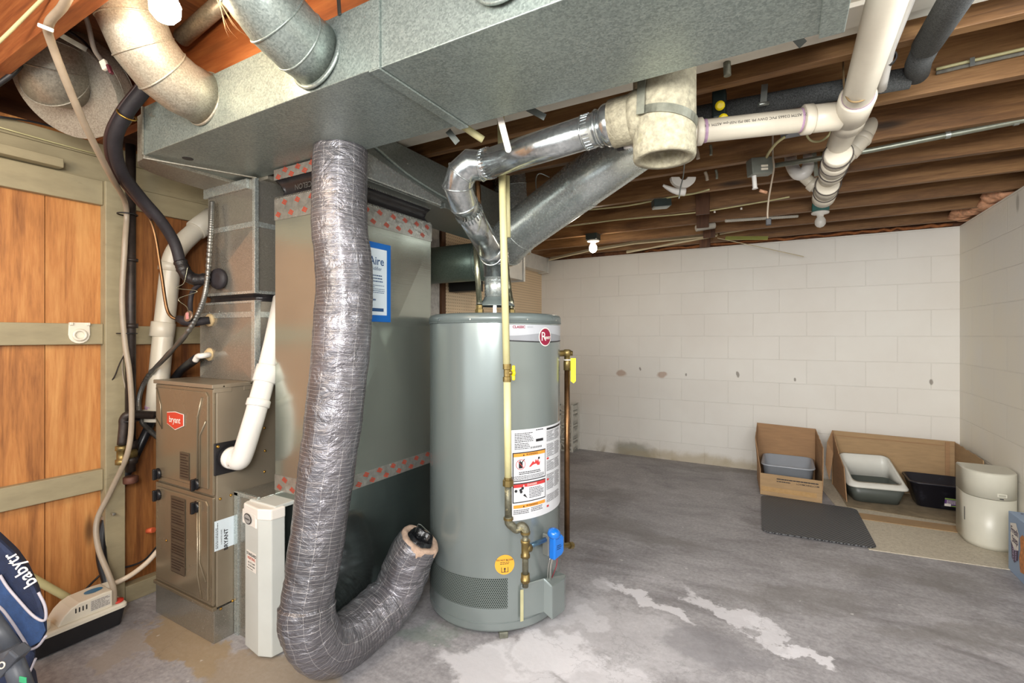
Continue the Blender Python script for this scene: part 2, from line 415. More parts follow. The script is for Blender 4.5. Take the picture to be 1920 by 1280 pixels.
s, col, pos, sp = block_mat('painted_block_back', 0, 0.04)
col = s.mix(s.math('MULTIPLY', ell(s, pos, (-1.30, BY, 0.03), (0.20, 1, 0.11), 0.3, 0.12), 0.75), col, lin('8d8a7b'))
col = s.mix(s.math('MULTIPLY', ell(s, pos, (-0.65, BY, 0.02), (0.75, 1, 0.06), 0.6, 0.1), 0.6), col, lin('a9966f'))
for q in ((1165, 700), (1241, 702)):
    c = aY(q[0], q[1], BY); col = s.mix(s.math('MULTIPLY', ell(s, pos, tuple(c), (0.05, 1, 0.03), 0.3, 0.05), 0.6), col, lin('a2785a'))
for q in ((1286, 703, .008), (1383, 702, .012), (1746, 717, .01), (1200, 692, .01), (1490, 712, .008)):
    c = aY(q[0], q[1], BY); col = s.mix(s.math('MULTIPLY', ell(s, pos, tuple(c), (q[2], 1, q[2] * 2), 0.3, 0.03), 0.7), col, lin('6a5f52'))
s.set(Base_Color=col, Roughness=0.62); M_BACK = s.m
s, col, pos, sp = block_mat('painted_block_right', 1, 0.16, 'ebe5d6')
c = aX(1908, 380, RX); col = s.mix(s.math('MULTIPLY', ell(s, pos, tuple(c), (1, 0.02, 0.05), 0.4, 0.01), 0.5), col, lin('8b877a'))
s.set(Base_Color=col, Roughness=0.62); M_RIGHT = s.m

struct('floor', MB().box(-4.0, 1.9, -3.0, 5.0, -0.08, 0.0), floor_mat(), 'grey stained concrete basement floor with white scale')
struct('wall_back', MB().box(-2.8, 1.34, BY, BY + 0.2, -0.08, 2.012), M_BACK, 'white painted concrete block wall at the back')
struct('wall_right', MB().box(RX, RX + 0.2, -2.2, BY, -0.08, 2.012), M_RIGHT, 'white painted concrete block wall on the right')
M_SUB = wood('subfloor_boards', '4a2a18', '6d4226', '8a5a35', 'Y', 1.0, 0.3, boards=(0.0, 0.14, 0))
struct('ceiling', MB().box(-3.2, 1.5, -2.6, 5.0, 2.265, 2.29), M_SUB, 'dark board subfloor above the joists')

struct('trim_9', MB().box(-2.8, 1.34, BY + .06, BY + .10, 2.013, 2.264), M_SUB, 'dark rim board above the back block wall')
struct('trim_10', MB().box(RX + .13, RX + .17, -2.2, BY + .06, 2.013, 2.264), M_SUB, 'dark rim board above the right block wall')
struct('trim_11', MB().box(-2.80, -2.76, -2.2, BY + .06, 2.03, 2.264), M_SUB, 'dark rim board above the left wall')
# left wall of cedar boards
M_CEDAR = wood('cedar_boards', '87532a', 'b87a42', 'd29a5c', 'Z', 1.0, 0.75, rough=0.55, rnd=False, boards=(0.20, 0.185, 1))
M_CEDAR2 = wood('cedar_boards_dark', '5e3416', '8f5a2c', 'b0773f', 'Z', 1.0, 0.8, rough=0.6, rnd=False, boards=(1.02, 0.125, 1))  # darker tone for the narrower boards behind the furnace
M_BEIGE = paint('beige_painted_timber', '9c9174', 0.55, 0, 0.08, 9, bump=0.15, stretch=(3, 1, 3), dirt=('6f6650', 5.0, 0.62, 0.45))
wl = MB(); y = 0.764 - 0.215 * 12
while y < 0.93: wl.box(WX - 0.02, WX, y + 0.0015, y + 0.2135, -0.05, 1.86); y += 0.215
wl.box(WX - 0.03, WX - 0.02, -1.9, 3.0, -0.05, 2.05)
wl.cur = 1; y = 1.024
while y < 2.9: wl.box(WX - 0.02, WX - 0.002, y, y + 0.123, -0.05, 1.86); y += 0.125
struct('wall_left', wl, [M_CEDAR, M_CEDAR2], 'orange knotty cedar board wall on the left')
struct('trim_1', MB().box(WX, WX + 0.05, 0.945, 1.017, 0.0, 1.862), M_BEIGE, 'upright beige post on the cedar wall', 0.003)
struct('trim_2', MB().box(WX, WX + 0.032, -1.8, 0.944, 1.155, 1.243), M_BEIGE, 'beige middle rail on the cedar wall holding the hook', 0.003)
struct('trim_3', MB().prism([(WX, -1.8, .535), (WX, 0.944, .525), (WX, 0.944, .615), (WX, -1.8, .625)], (0.032, 0, 0)), M_BEIGE, 'beige lower rail on the cedar wall', 0.003)
struct('trim_4', MB().box(WX, WX + 0.032, -1.8, 0.944, 1.757, 1.862), M_BEIGE, 'beige header board above the cedar boards', 0.003)
struct('trim_5', MB().box(WX, WX + 0.075, -1.8, 0.80, 1.868, 1.905), M_BEIGE, 'short beige batten ledge above the header board', 0.003)
struct('trim_6', MB().box(WX - 0.16, WX - .021, -1.8, 4.7, 1.99, 2.03).box(WX - 0.02, WX + 0.012, -1.8, 2.9, 1.864, 1.965).box(WX - 0.02, WX + 0.005, -1.8, 2.9, 1.968, 2.029), M_BEIGE, 'beige top plate boards of the left wall', 0.003)
struct('trim_7', MB().box(WX, WX + 0.022, 1.018, 2.9, 1.765, 1.862).box(WX, WX + 0.022, 1.018, 2.9, 1.152, 1.236), M_BEIGE, 'beige cross boards behind the furnace', 0.003)
struct('baseboard_left', MB().box(WX, WX + 0.05, 1.018, 2.9, 0.0, 0.075), M_BEIGE, 'beige sill plate along the floor by the furnace', 0.003)
# pegboard partition
def pegmat():
    s = NT('pegboard'); pos = s.n('NewGeometry', 'Position'); v = s.mapping(pos, scale=(0, 1 / 0.0254, 1 / 0.0254))
    fr = s.vmath('SUBTRACT', s.vmath('FRACTION', v), (0, 0.5, 0.5)); d = s.vmath('LENGTH', fr, out=1)
    h = s.rng(d, 0.14, 0.18, 1, 0)
    s.set(Base_Color=s.mix(h, s.mix(s.noise(pos, 4, 3), lin('e0c7a4'), lin('ecd6b6')), lin('7c6347')), Roughness=0.6); return s.m
struct('wall_partition', MB().box(-2.36, -2.33, 3.05, BY, 0.0, 2.03), pegmat(), 'cream pegboard panel behind the water heater')
M_STUD = wood('stud_wood', '3a2418', '55351f', '6f4a2e', 'Z', 1.0, 0.3)
struct('trim_8', MB().box(-2.40, -2.325, 3.0, 3.049, 0.0, 2.03), M_STUD, 'dark stud at the edge of the pegboard')
struct('wall_inner', MB().box(-2.42, -2.345, 2.2, 2.995, 0.0, 2.03), paint('rough_white_plaster', 'cfccc6', 0.8, 0, 0.15, 30, bump=0.8, bscale=60), 'rough white plaster end beside the pegboard')

# ------------------------------------------------------------------ joists
M_JOIST = wood('joist_fir', '43290f', '77532f', '9f784c', 'X', 0.9, 0.85, rough=0.6)
M_JOISTR = wood('joist_fir_red', '64341b', '8f5029', 'ae6c3c', 'X', 1.0, 0.4, rough=0.55)
jn = ['directly against the back wall', 'second out from the back wall', 'third out from the back wall', 'fourth out from the back wall', 'carrying the steel conduit, fifth out from the back wall',
      'carrying the strapped cable, sixth out from the back wall', 'touching the white beam, seventh out from the back wall', 'hidden mostly above the big duct, behind its far edge',
      'just above the big duct between the round pipes', 'reddish and nearest the camera at the top left corner', 'above the camera, reddish, out of the lamp glow']
jy = [4.625, 4.21, 3.80, 3.385, 2.975, 2.565, 2.155, 1.745, 1.335, 0.925, 0.515, 0.105]
jlab = ['dark fir ceiling joist directly against the back block wall', 'dark fir ceiling joist second out from the back block wall', 'dark fir ceiling joist third out from the back block wall, over the lit bulb',
        'dark fir ceiling joist fourth out from the back wall, above the green box', 'dark fir ceiling joist fifth out from the back wall, over the outlet box', 'dark fir ceiling joist just behind the steel conduit',
        'knotted fir ceiling joist carrying the strapped cable and crossed by the foam pipe', 'pale knotted fir ceiling joist beside the white beam', 'fir ceiling joist hidden between the big duct and white beam',
        'orange fir ceiling joist above the front of the big duct', 'red fir ceiling joist at the top left corner of the photo', 'red fir ceiling joist above the camera']
for i, yj in enumerate(jy[:11]):
    if i == 8: continue
    m = M_JOISTR if yj < 1.2 else M_JOIST
    o = MB().box(-2.75, RX + 0.12, yj, yj + 0.038, JZ, 2.264).build('ceiling_joist', m, bevel=0.002)
    tag(o, jlab[i], 'joist', 'floor joists overhead')
# short bridging blocks
for k, (px, y0, wd) in enumerate(((1318, 3.385, .085), (1318, 3.80, .085), (1330, 4.21, .09), (1322, 4.625, .09))):
    x = aD(px, 400, 1).x / aD(px, 400, 1).y * y0
    o = MB().obox((x, y0 - 0.0105, 2.085), (wd, 0.020, 0.19)).build('bridging_block', M_STUD, bevel=0.002)
    tag(o, ['brown bridging block between joists, nearest the camera', 'brown bridging block between joists, second from the camera', 'brown bridging block between joists, third from the camera', 'brown bridging block touching the back wall top'][k], 'block', 'bridging blocks between the joists')
o = MB().box(-2.75, RX + 0.12, 1.50, 1.60, JZ, 2.262).box(-2.75, RX + .12, 1.44, 1.66, JZ + 0.012, JZ + 0.02).build('support_beam', paint('cream_painted_steel', 'd6d0c2', 0.5, 0, 0.08, 6, dirt=('9b8b74', 9, 0.66, 0.6)), bevel=0.002)
tag(o, 'cream painted beam running behind the big duct', 'beam')
# ragged pink insulation on the wall tops
def tuft(name, pts, label, amp=0.03, col='e0a985', w=0.10, h=0.05):
    mb = MB(); rd = random.Random(len(label)); P = smoothpath(pts, 14); L = []
    for i, p in enumerate(P): L.append(p + Vector((0, 0, rd.uniform(-.012, .012))))
    mb.tube(L, [w / 2 * rd.uniform(.6, 1.1) for _ in L], 12, fn=lambda l, t, i: 1 + 0.25 * mnoise.noise(Vector((l * 14, math.cos(t) * 1.5, math.sin(t) * 1.5))), squash=(h / w, 1))
    o = mb.build(name, paint('insulation_' + col, col, 0.95, 0, 0.22, 30, bump=0.8, bscale=70)); return tag(o, label, 'insulation')
tuft('insulation_strip', [(-1.2, 4.80, 2.03), (-.3, 4.79, 2.035), (.5, 4.80, 2.035), (1.1, 4.79, 2.03)], 'ragged orange insulation along the top of the back wall', w=0.05, h=0.03, col='9a6038')
tuft('insulation_batt', [(1.17, 4.35, 2.05), (1.155, 4.1, 2.065), (1.17, 3.95, 2.05)], 'torn pink insulation batt on the right wall top near the corner', w=0.15, h=0.08)
tuft('insulation_batt', [(1.17, 4.70, 2.06), (1.10, 4.55, 2.07), (1.17, 4.38, 2.05)], 'torn pink insulation batt tucked in the back right corner', w=0.16, h=0.08)

# ================================================================== DUCTWORK
G_MAIN = galv('galv_trunk', '78837f', 'a9b3ad', 0.36, 90, 0.8, 0.12)
G_SHINY = galv('galv_bright', 'b0b8b6', 'd3dad7', 0.24, 60, 1.15, 0.05)
G_DULL = galv('galv_dull', '807b70', 'aba596', 0.40, 80, 0.75, 0.15)
G_PLEN = galv('galv_plenum', '8b8880', 'b3afa5', 0.22, 160, 1.1, 0.10)
G_FLUE = galv('galv_flue', 'a9afb0', 'd0d5d5', 0.18, 40, 1.45, 0.05)
M_STEELD = paint('dark_steel_strap', '6f7470', 0.4, 0.8, 0.1, 20)
M_SCREW = paint('screw_steel', 'b9bab5', 0.3, 0.9, 0.05, 20)
M_BRASSS = paint('screw_brass', 'c59a4a', 0.3, 0.9, 0.05, 20)
M_BLACKR = paint('black_rubber', '1d1c1f', 0.45, 0, 0.15, 14)

DY0, DY1, DZ0, DZ1 = 0.87, 1.235, 1.852, 2.028
td = thing('supply_trunk_duct', 'long rectangular galvanized trunk duct under the joists', 'duct', (-0.9, 1.05, DZ0))
MB().box(-2.04, -0.862, DY0, DY1, DZ0, DZ1).build('duct_section', G_MAIN, td, 0.002)
MB().box(-0.858, 0.10, DY0 - .004, DY1 + .006, DZ0 - .006, DZ1).build('duct_section', G_MAIN, td, 0.002)
MB().box(-0.885, -0.858, DY0 - .010, DY0, DZ0 - .008, DZ1).box(-0.895, -0.860, DY0 - .008, DY1 + .010, DZ0 - .010, DZ0).build('drive_cleat', G_MAIN, td, 0.0015)
MB().box(0.065, 0.112, DY0 - .012, DY1 + .012, DZ0 - .013, DZ1).build('end_cap', G_MAIN, td, 0.002)
# left elbow that turns back to the furnace plenum
el = [(-2.04, DY0), (-2.10, .875), (-2.15, .90), (-2.19, .95), (-2.22, 1.03), (-2.235, 1.12), (-2.25, 1.235), (-2.25, 1.70), (-1.86, 1.70), (-1.86, DY1), (-2.04, DY1)]
MB().prism([(x, y, DZ0 - .012) for x, y in el], (0, 0, 0.17)).build('elbow_section', G_DULL, td, 0.002)
MB().prism([(-2.045, DY0 - .004, DZ0 - .014), (-2.035, DY0 - .004, DZ0 - .014), (-1.88, 1.2, DZ0 - .016), (-1.89, 1.2, DZ0 - .016)], (0, 0, .004)).box(-2.046, -2.036, DY0 - .006, DY0 - .001, DZ0, DZ1).build('seam_bead', G_DULL, td)
c = aZ(352, 297, DZ0); mb = MB()
mb.lathe([(0.018, 0), (0.018, .0015)], (c.x, c.y, DZ0 - .0015), n=20); mb.build('plug', M_BLACKR, td)
c = aY(290, 217, DY0); MB().obox(c + Vector((0, -.006, 0)), (.02, .012, .008)).cyl(c + Vector((-.01, -.006, .002)), c + Vector((-.026, -.004, .01)), .003).build('damper_handle', M_SCREW, td)
c = aY(638, 12, DY0); MB().obox(c + Vector((0, -.004, 0)), (.009, .006, .05), (1, 0, 0.1)).build('hanger_tab', M_STEELD, td, .001)

def takeoff(label, pts, r, beads, m, cr=None, screws=()):
    t = thing('round_takeoff_duct', label, 'duct', pts[0], 'round ducts branching off the trunk duct')
    mb = MB(); rr = mb.pipe(pts, r, 40, beads, .0028); mb.build('pipe', m, t)
    if cr:
        c = Vector(pts[0]); d = (Vector(pts[1]) - c).normalized()
        mb = MB(); mb.lathe([(r + cr, -.001), (r + cr, .003), (r + .004, .008), (r + .004, -.001)], c, d, 40); mb.build('collar', m, t)
    for p, nrm in screws: mb = MB(); mb.lathe([(.004, 0), (.004, .002), (.002, .004)], p, nrm, 8); mb.build('screw', M_SCREW, t)
    return t
G_WARM = galv('galv_round', '8d887c', 'bdb8aa', 0.36, 110, 0.8, 0.10)
takeoff('warm lit round elbow duct leaving the trunk duct beside the bright lamp', [(-1.645, .872, 1.962), (-1.64, .80, 1.968), (-1.635, .745, 1.99), (-1.63, .695, 2.035), (-1.622, .66, 2.10), (-1.615, .645, 2.17), (-1.61, .64, 2.262)], .083, [2, 3, 4, 5], G_WARM, .006)
takeoff('greenish round duct rising from the middle of the trunk duct', [(-1.10, .872, 1.948), (-1.10, .815, 1.955), (-1.10, .755, 1.978), (-1.10, .70, 2.02), (-1.10, .665, 2.09), (-1.10, .655, 2.17), (-1.10, .655, 2.262)], .083, [1, 2, 3, 4], G_MAIN, .012)
takeoff('small round duct stub at the top centre edge of the photo', [(-.505, .862, 1.952), (-.505, .81, 1.96), (-.505, .77, 1.99), (-.505, .75, 2.05), (-.505, .75, 2.262)], .07, [1, 2, 3], G_MAIN, .010)
# far left drum end with its smaller pipe
dt = thing('round_end_box', 'wide round galvanized duct end in the top left corner', 'duct', (-2.30, .80, 1.95))
ax = Vector((0.42, -0.72, -0.55)).normalized(); dc = Vector((-2.27, .775, 2.125))
mb = MB(); mb.lathe([(.172, .09), (.172, .004), (.177, 0), (.167, -.003)], dc, -ax * -1, 48); mb.build('drum', G_WARM, dt)
mb = MB(); mb.hoop(dc + ax * -.002, ax, .175, .003, 48); mb.hoop(dc + ax * .05, ax, .173, .002, 48); mb.build('rim', G_WARM, dt)
mb = MB(); mb.pipe([dc + ax * .088 + Vector((-.01, 0, .035)), dc + ax * .13 + Vector((-.005, 0, .045)), dc + ax * .16 + Vector((0, .01, .08)), dc + ax * .17 + Vector((0, .02, .14)), dc + ax * .17 + Vector((0, .02, .16))], .100, 40, [1, 2, 3]); mb.build('pipe', G_DULL, dt)
for q in ((142, 58), (150, 105)):
    mb = MB(); mb.lathe([(.005, 0), (.005, .003)], aD(q[0], q[1], 1.50), ax, 8)
tag(MB().cyl(aD(340, 72, 1.62), aD(436, -12, 1.50), .026, n=20).build('vent_pipe', G_DULL), 'dull straight metal pipe slanting up behind the lamp', 'pipe')

# lamp above the trunk duct
M_BULBON = emis('lit_bulb', 'ffe6c2', 110.0)
M_PORC = paint('white_porcelain', 'e6e3dc', 0.3, 0, 0.03, 8)
def bulb_lamp(p, label, glass, box_m, rb=.03, box=None):
    t = thing('bulb_lampholder', label, 'lamp', p + Vector((0, 0, .07)), 'bare bulb lampholders')
    mb = MB(); mb.lathe([(.012, .048), (.014, .042), (rb * .75, .030), (rb, .012), (rb * .95, -.012), (rb * .6, -.027), (0, -rb * 1.08)], p, n=28); mb.build('bulb', glass, t)
    mb = MB(); mb.lathe([(.018, .038), (.022, .052), (.05, .058), (.052, .066), (.048, .070)], p, n=28); mb.build('lampholder', M_PORC, t)
    if box_m: MB().obox(p + Vector((0, 0, .095)), box or (.095, .095, .05)).build('junction_box', box_m, t, .002)
    return t
L1 = Vector((-1.335, .615, 2.0))
bulb_lamp(L1, 'lit bare bulb lamp glowing between the round duct elbows', M_BULBON, M_STEELD, .034)
M_GREEN = paint('teal_plastic_box', '175a52', 0.4, 0, 0.08, 10)
M_BULBON2 = emis('lit_bulb_far', 'fff0d8', 70.0)
L2 = aD(1112, 466, 3.97)
bulb_lamp(L2, 'lit bare bulb lamp near the top of the back wall', M_BULBON2, paint('dark_box', '2d3a38', 0.4), .032)
L3 = aD(1538, 417, 3.17)
s = NT('bulb_glass_off'); s.set(Base_Color=lin('e9e6df'), Roughness=s.rng(s.noise(s.co(), 9), 0, 1, 0.12, 0.2), Transmission_Weight=0.35); M_BULBOFF = s.m
bulb_lamp(L3, 'unlit bare bulb lamp with a teal box below the white drain pipe', M_BULBOFF, M_GREEN, .032)

# ================================================================== RETURN AIR DROP
M_ALUB = galv('brushed_panel', '8f978f', 'a9b1a9', 0.30, 5, 0.55, 0.04)
def ductboard(name, c0, c1, rough, metal):
    s = NT(name); v = s.co(); lines = s.noise(s.mapping(v, scale=(2, 2, 160)), 2.0, 3.0, 0.6); big = s.noise(v, 2.0, 3.0)
    s.set(Base_Color=s.mix(s.rng(s.math('ADD', s.math('MULTIPLY', lines, .2), s.math('MULTIPLY', big, .8)), 0.35, 0.65), lin(c0), lin(c1)), Metallic=metal, Roughness=s.rng(big, 0.3, 0.7, rough - .05, rough + .06))
    s.bump(s.math('ADD', s.math('MULTIPLY', lines, 0.06), s.math('MULTIPLY', big, 1.5)), 0.2, 0.012); return s.m
M_RET = ductboard('return_upper_metal', 'a9aea5', 'b9bdb3', 0.19, 0.8)
M_RETL = ductboard('return_lower_metal', '8b9593', 'a0aaa7', 0.13, 0.95)
M_TAPE = paint('foil_tape', 'a5a39c', 0.22, 0.6, 0.15, 40, bump=0.5, bscale=60)
M_TAPER = paint('tape_red_print', 'a8402c', 0.45, 0.1, 0.1, 40)
RX0, RX1, RY0, RY1 = -1.760, -1.494, 1.20, 1.843
rt = thing('return_air_drop', 'tall rectangular metal return air box between furnace and water heater', 'duct', (-1.62, 1.5, 0.0))
MB().box(RX0, RX1, RY0, RY1, .055, .612).build('lower_section', M_RETL, rt, .003)
MB().box(RX0, RX1, RY0, RY1, .618, 1.700).build('upper_section', M_RET, rt, .003)
MB().box(RX0 + .02, RX1 - .015, RY0 + .02, RY1 - .02, 0.0, .056).build('base', M_STEELD, rt)
def cross_creases(mb, x, y0, y1, z0, z1):
    q = [(x, y0, z0), (x, y1, z0), (x, y1, z1), (x, y0, z1), (x + .013, (y0 + y1) / 2, (z0 + z1) / 2)]
    mb.add(q, [(0, 1, 4), (1, 2, 4), (2, 3, 4), (3, 0, 4), (0, 3, 2, 1)])
mb = MB(); cross_creases(mb, RX1 - .0002, RY0 + .004, RY1 - .004, .640, 1.645); mb.build('cross_broken_panel', M_RET, rt)
# foil tape with red print, at the middle seam and the top edge
def tape(name, fn, L, W, n, seed=0, tears=True):
    mb = MB(); patch(mb, fn, 0, L, -W / 2, W / 2, .0012, 24, .001)
    mb.cur = 1; rd = random.Random(seed)
    for row in (-1, 1):
        k = 0
        while (k + .8) * .078 < L:
            x = (k + .12 + .5 * (row > 0)) * .078 + rd.uniform(-.004, .004)
            if x + .045 > L: break
            y = row * W * .26
            for j in range(3):
                yy = y + (j - 1) * .0050
                vs = [fn(x + sh, yq, .0018) for sh, yq in ((0 + j * .005, yy - .0022 + .006), (.024 + j * .004, yy - .0018 - .005), (.027 + j * .004, yy + .0018 - .005), (.003 + j * .005, yy + .0022 + .006))]
                mb.add(vs, [(0, 1, 2, 3)])
            k += 1
    o = mb.build(name, [M_TAPE, M_TAPER], rt); return o
tape('foil_tape', flat_map((RX1, RY0, .607), (0, 1, 0), (0, 0, 1)), RY1 - RY0, .058, 12, 1)['label'] = 'foil tape with red print round the middle seam'
tape('foil_tape', flat_map((RX0, RY0, .612), (1, 0, 0), (0, 0, 1)), RX1 - RX0, .062, 6, 2)
tape('foil_tape', flat_map((RX1 + .001, RY0, 1.690), (0, 1, 0), (0, 0, 1)), RY1 - RY0 + .002, .085, 12, 3)
tape('foil_tape', flat_map((RX0, RY0 - .001, 1.690), (1, 0, 0), (0, 0, 1)), RX1 - RX0, .085, 6, 4)
tape('foil_tape', flat_map((RX0, RY0 - .003, 1.826), (1, 0, 0), (0, 0, 1)), RX1 - RX0, .042, 6, 5)
# sagging black canvas connector
cv = MB(); rings = []
for k, (z, ins) in enumerate(((1.722, 0.0), (1.74, .012), (1.762, .026), (1.785, .016), (1.806, .0))):
    ring = []; Q = [(RX0, RY0), (RX1, RY0), (RX1, RY1), (RX0, RY1)]
    for e in range(4):
        a = Q[e]; b = Q[(e + 1) % 4]
        for i in range(14):
            t = i / 14; x = a[0] + (b[0] - a[0]) * t; y = a[1] + (b[1] - a[1]) * t
            cx, cy = (RX0 + RX1) / 2, (RY0 + RY1) / 2; nz = 0.008 * mnoise.noise(Vector((x * 9, y * 9, z * 30))) if 0 < k < 4 else 0
            x += (cx - x) / abs(cx - x + 1e-9) * (ins + nz) if abs(cx - x) > .12 else 0
            y += (cy - y) / abs(cy - y + 1e-9) * (ins + nz) if abs(cy - y) > .30 else 0
            ring.append(Vector((x, y, z)))
    rings.append(ring)
cv.rings(rings, True); M_CANV = paint('black_canvas', '222022', 0.35, 0, 0.15, 20, bump=0.3)
o = cv.build('flexible_connector', M_CANV, rt)
mb = MB(); fn = flat_map(((RX0 + RX1) / 2 + .03, RY0 + .0, 1.765), (-1, 0, 0), (0, 0, -1))
put_text(mb, 'EXCELON', .030, lambda x, y, h=0: Vector(((RX0 + RX1) / 2 + .04 - x, RY0 + .012 - h, 1.768 - y)), bold=.01); mb.build('lettering', paint('grey_print', '4c4a47', .5), rt)
# crimped metal edges above and below the canvas
mb = MB()
for z in (1.733, 1.806):
    n = int((RY1 - RY0) / .0095)
    for i in range(n): mb.box(RX1 + .001, RX1 + .0035, RY0 + .004 + i * .0095, RY0 + .0095 + i * .0095, z - .004, z + .005)
    n = int((RX1 - RX0) / .0095)
    if z < 1.75:
        for i in range(n): mb.box(RX0 + .004 + i * .0095, RX0 + .0095 + i * .0095, RY0 - .0035, RY0 - .001, z - .004, z + .005)
    mb.build('crimped_edge', M_SCREW, rt); mb = MB()
# blue framed dealer sticker on the right face
M_BLUE = paint('sticker_blue', '1463b5', 0.4, 0, 0.03, 8); M_PAPER = paint('sticker_white', 'd5e2ea', 0.4, 0, 0.03, 8); M_INK = paint('sticker_ink', '2a4f7c', 0.45, 0, .03, 8); M_BLACK = paint('print_black', '222225', 0.5, 0, .03, 8)
stk = MB(); fn = flat_map((RX1, 1.435, 1.415), (0, 1, 0), (0, 0, 1), .0125)
patch(stk, fn, -.125, .118, -.165, .165, .0006); sticker = stk.build('sticker', M_BLUE, rt); sticker['label'] = 'blue framed sticker on the upper section'
mb = MB(); patch(mb, fn, -.105, .094, -.137, .140, .0012); mb.build('sticker_panel', M_PAPER, sticker)
mb = MB(); put_text(mb, 'Aire', .048, fn, .035, .087, .012, th=.002); put_text(mb, 'midifier', .022, fn, .030, .056, .0, th=.002)
textlines(mb, fn, -.08, .07, .030, 3, .012, .0016, .4, seed=4); textlines(mb, fn, -.09, .08, -.012, 5, .0075, .0016, .35, seed=5); textlines(mb, fn, -.05, .03, -.07, 2, .018, .0016, .4, seed=6)
patch(mb, fn, -.09, .075, -.122, -.108, .0016); mb.build('sticker_print', M_INK, sticker)

# return trunk running back under the joists
G_DARK = galv('galv_shadow', '737975', '8e948f', 0.33, 70, 0.85, 0.25)
tr = thing('return_trunk_duct', 'grey return trunk duct running back above the tall return box', 'duct', (-1.6, 2.0, 1.81))
MB().box(-1.765, -1.445, 1.245, 2.80, 1.81, 2.02).build('duct_section', G_DARK, tr, .003)
mb = MB(); mb.prism([(-1.445, 1.25, 1.83), (-1.445, 1.25, 1.94), (-1.445, 1.45, 1.90), (-1.445, 1.84, 1.84), (-1.445, 1.84, 1.812), (-1.445, 1.25, 1.812)], (-.01 + .028, 0, 0)); mb.build('transition_panel', G_SHINY, tr, .004)
mb = MB()
P = smoothpath([(-1.425, 1.30, 1.98), (-1.424, 1.42, 1.955), (-1.424, 1.62, 1.90), (-1.424, 1.85, 1.868), (-1.43, 2.1, 1.85), (-1.44, 2.4, 1.84)], 8)
mb.tube([p + Vector((-.016, 0, 0)) for p in P], .007, 8); mb.build('stitched_seam', G_MAIN, tr)
mb = MB(); mb.box(-1.45, -1.42, 1.855, 2.55, 1.806, 1.83); mb.build('edge_flange', G_DARK, tr, .002)
for y_ in (1.62, 1.66): mb = MB(); mb.lathe([(.004, 0), (.003, .003)], (-1.445, y_, 1.95), (1, 0, 0), 8); mb.build('screw', M_SCREW, tr)
cr = thing('cross_duct', 'large greenish duct crossing behind the water heater flue', 'duct', (-1.4, 2.74, 1.56))
mb = MB(); mb.tube([(-2.3, 2.76, 1.70), (-1.72, 2.76, 1.70)], .13, 32, squash=(1.0, .95)); mb.build('duct_body', galv('galv_green', '5f7267', '84968a', .4, 100, .75, .1), cr)
mb = MB(); mb.hoop((-1.80, 2.76, 1.70), (1, 0, 0), .131, .003, 40); mb.build('seam_bead', G_MAIN, cr)
tag(MB().box(-2.32, -2.06, 3.08, 3.18, 1.54, 1.80).build('branch_duct', paint('duct_painted_shade', '2c2d2c', .5, .3, .1, 20), bevel=.003), 'dark rectangular duct with shade put into its colour, behind the cross duct', 'duct')  # near-black paint stands in for a shadowed underside
M_WDUCT = paint('white_duct_paint', 'd3d2cd', 0.45, 0.1, 0.08, 14)
a = thing('wall_duct', 'white painted duct box behind the diagonal pipe, nearer one', 'duct', (-2.0, 3.4, 1.66), 'white duct boxes by the pegboard')
MB().box(-2.32, -1.90, 3.20, 3.56, 1.655, 1.93).build('duct_body', M_WDUCT, a, .004); MB().box(-2.322, -1.888, 3.535, 3.565, 1.645, 1.94).build('flange', M_WDUCT, a, .003)
a = thing('wall_duct', 'white painted duct box end next to the back block wall', 'duct', (-2.25, 4.2, 1.87), 'white duct boxes by the pegboard')
MB().box(-2.32, -2.215, 3.72, 4.70, 1.875, 2.028).build('duct_body', M_WDUCT, a, .004); MB().box(-2.322, -2.205, 4.68, 4.71, 1.865, 2.028).build('flange', M_WDUCT, a, .003)

# big diagonal round duct
P0 = aD(1206, 262, 2.10); P1 = aD(958, 445, 2.62); dd = (P1 - P0)
gd = thing('diagonal_round_duct', 'large shiny round duct slanting down behind the flue', 'duct', P1)
mb = MB(); mb.pipe([P0 - dd * .1, P0 + dd * .42, P0 + dd * .93, P1 + Vector((-.03, 0, -.04)), P1 + Vector((-.10, .03, -.05))], .117, 40, [2, 3], .003); mb.build('pipe', G_SHINY, gd)
mb = MB(); mb.band(P0 + dd * .42, dd, .1175, .035, .0025, 40); mb.build('clamp_band', G_SHINY, gd)
for sgn in (-.9, -.5):
    n_ = dd.normalized(); u_ = n_.orthogonal().normalized(); q = (Matrix.Rotation(0, 3, n_) @ u_)
q = aD(1036, 386, 2.30)
n_ = dd.normalized(); c_ = P0 + dd * .42
for a_ in (0, .35):
    r_ = (q - c_); r_ = (r_ - n_ * r_.dot(n_)).normalized(); r_ = Matrix.Rotation(a_, 3, n_) @ r_
    mb = MB(); mb.lathe([(.005, 0), (.003, .003)], c_ + r_ * .120, r_, 8); mb.build('screw', M_SCREW, gd)
gv = thing('vertical_round_duct', 'upright galvanized round duct between the flue and diagonal duct', 'duct', aD(962, 440, 3.0))
mb = MB(); mb.pipe([aD(958, 470, 3.0), aD(968, 405, 3.0), aD(964, 355, 3.0), aD(958, 318, 3.0), aD(956, 300, 3.0)], .125, 36, [1, 2], .003); mb.build('pipe', G_SHINY, gv)

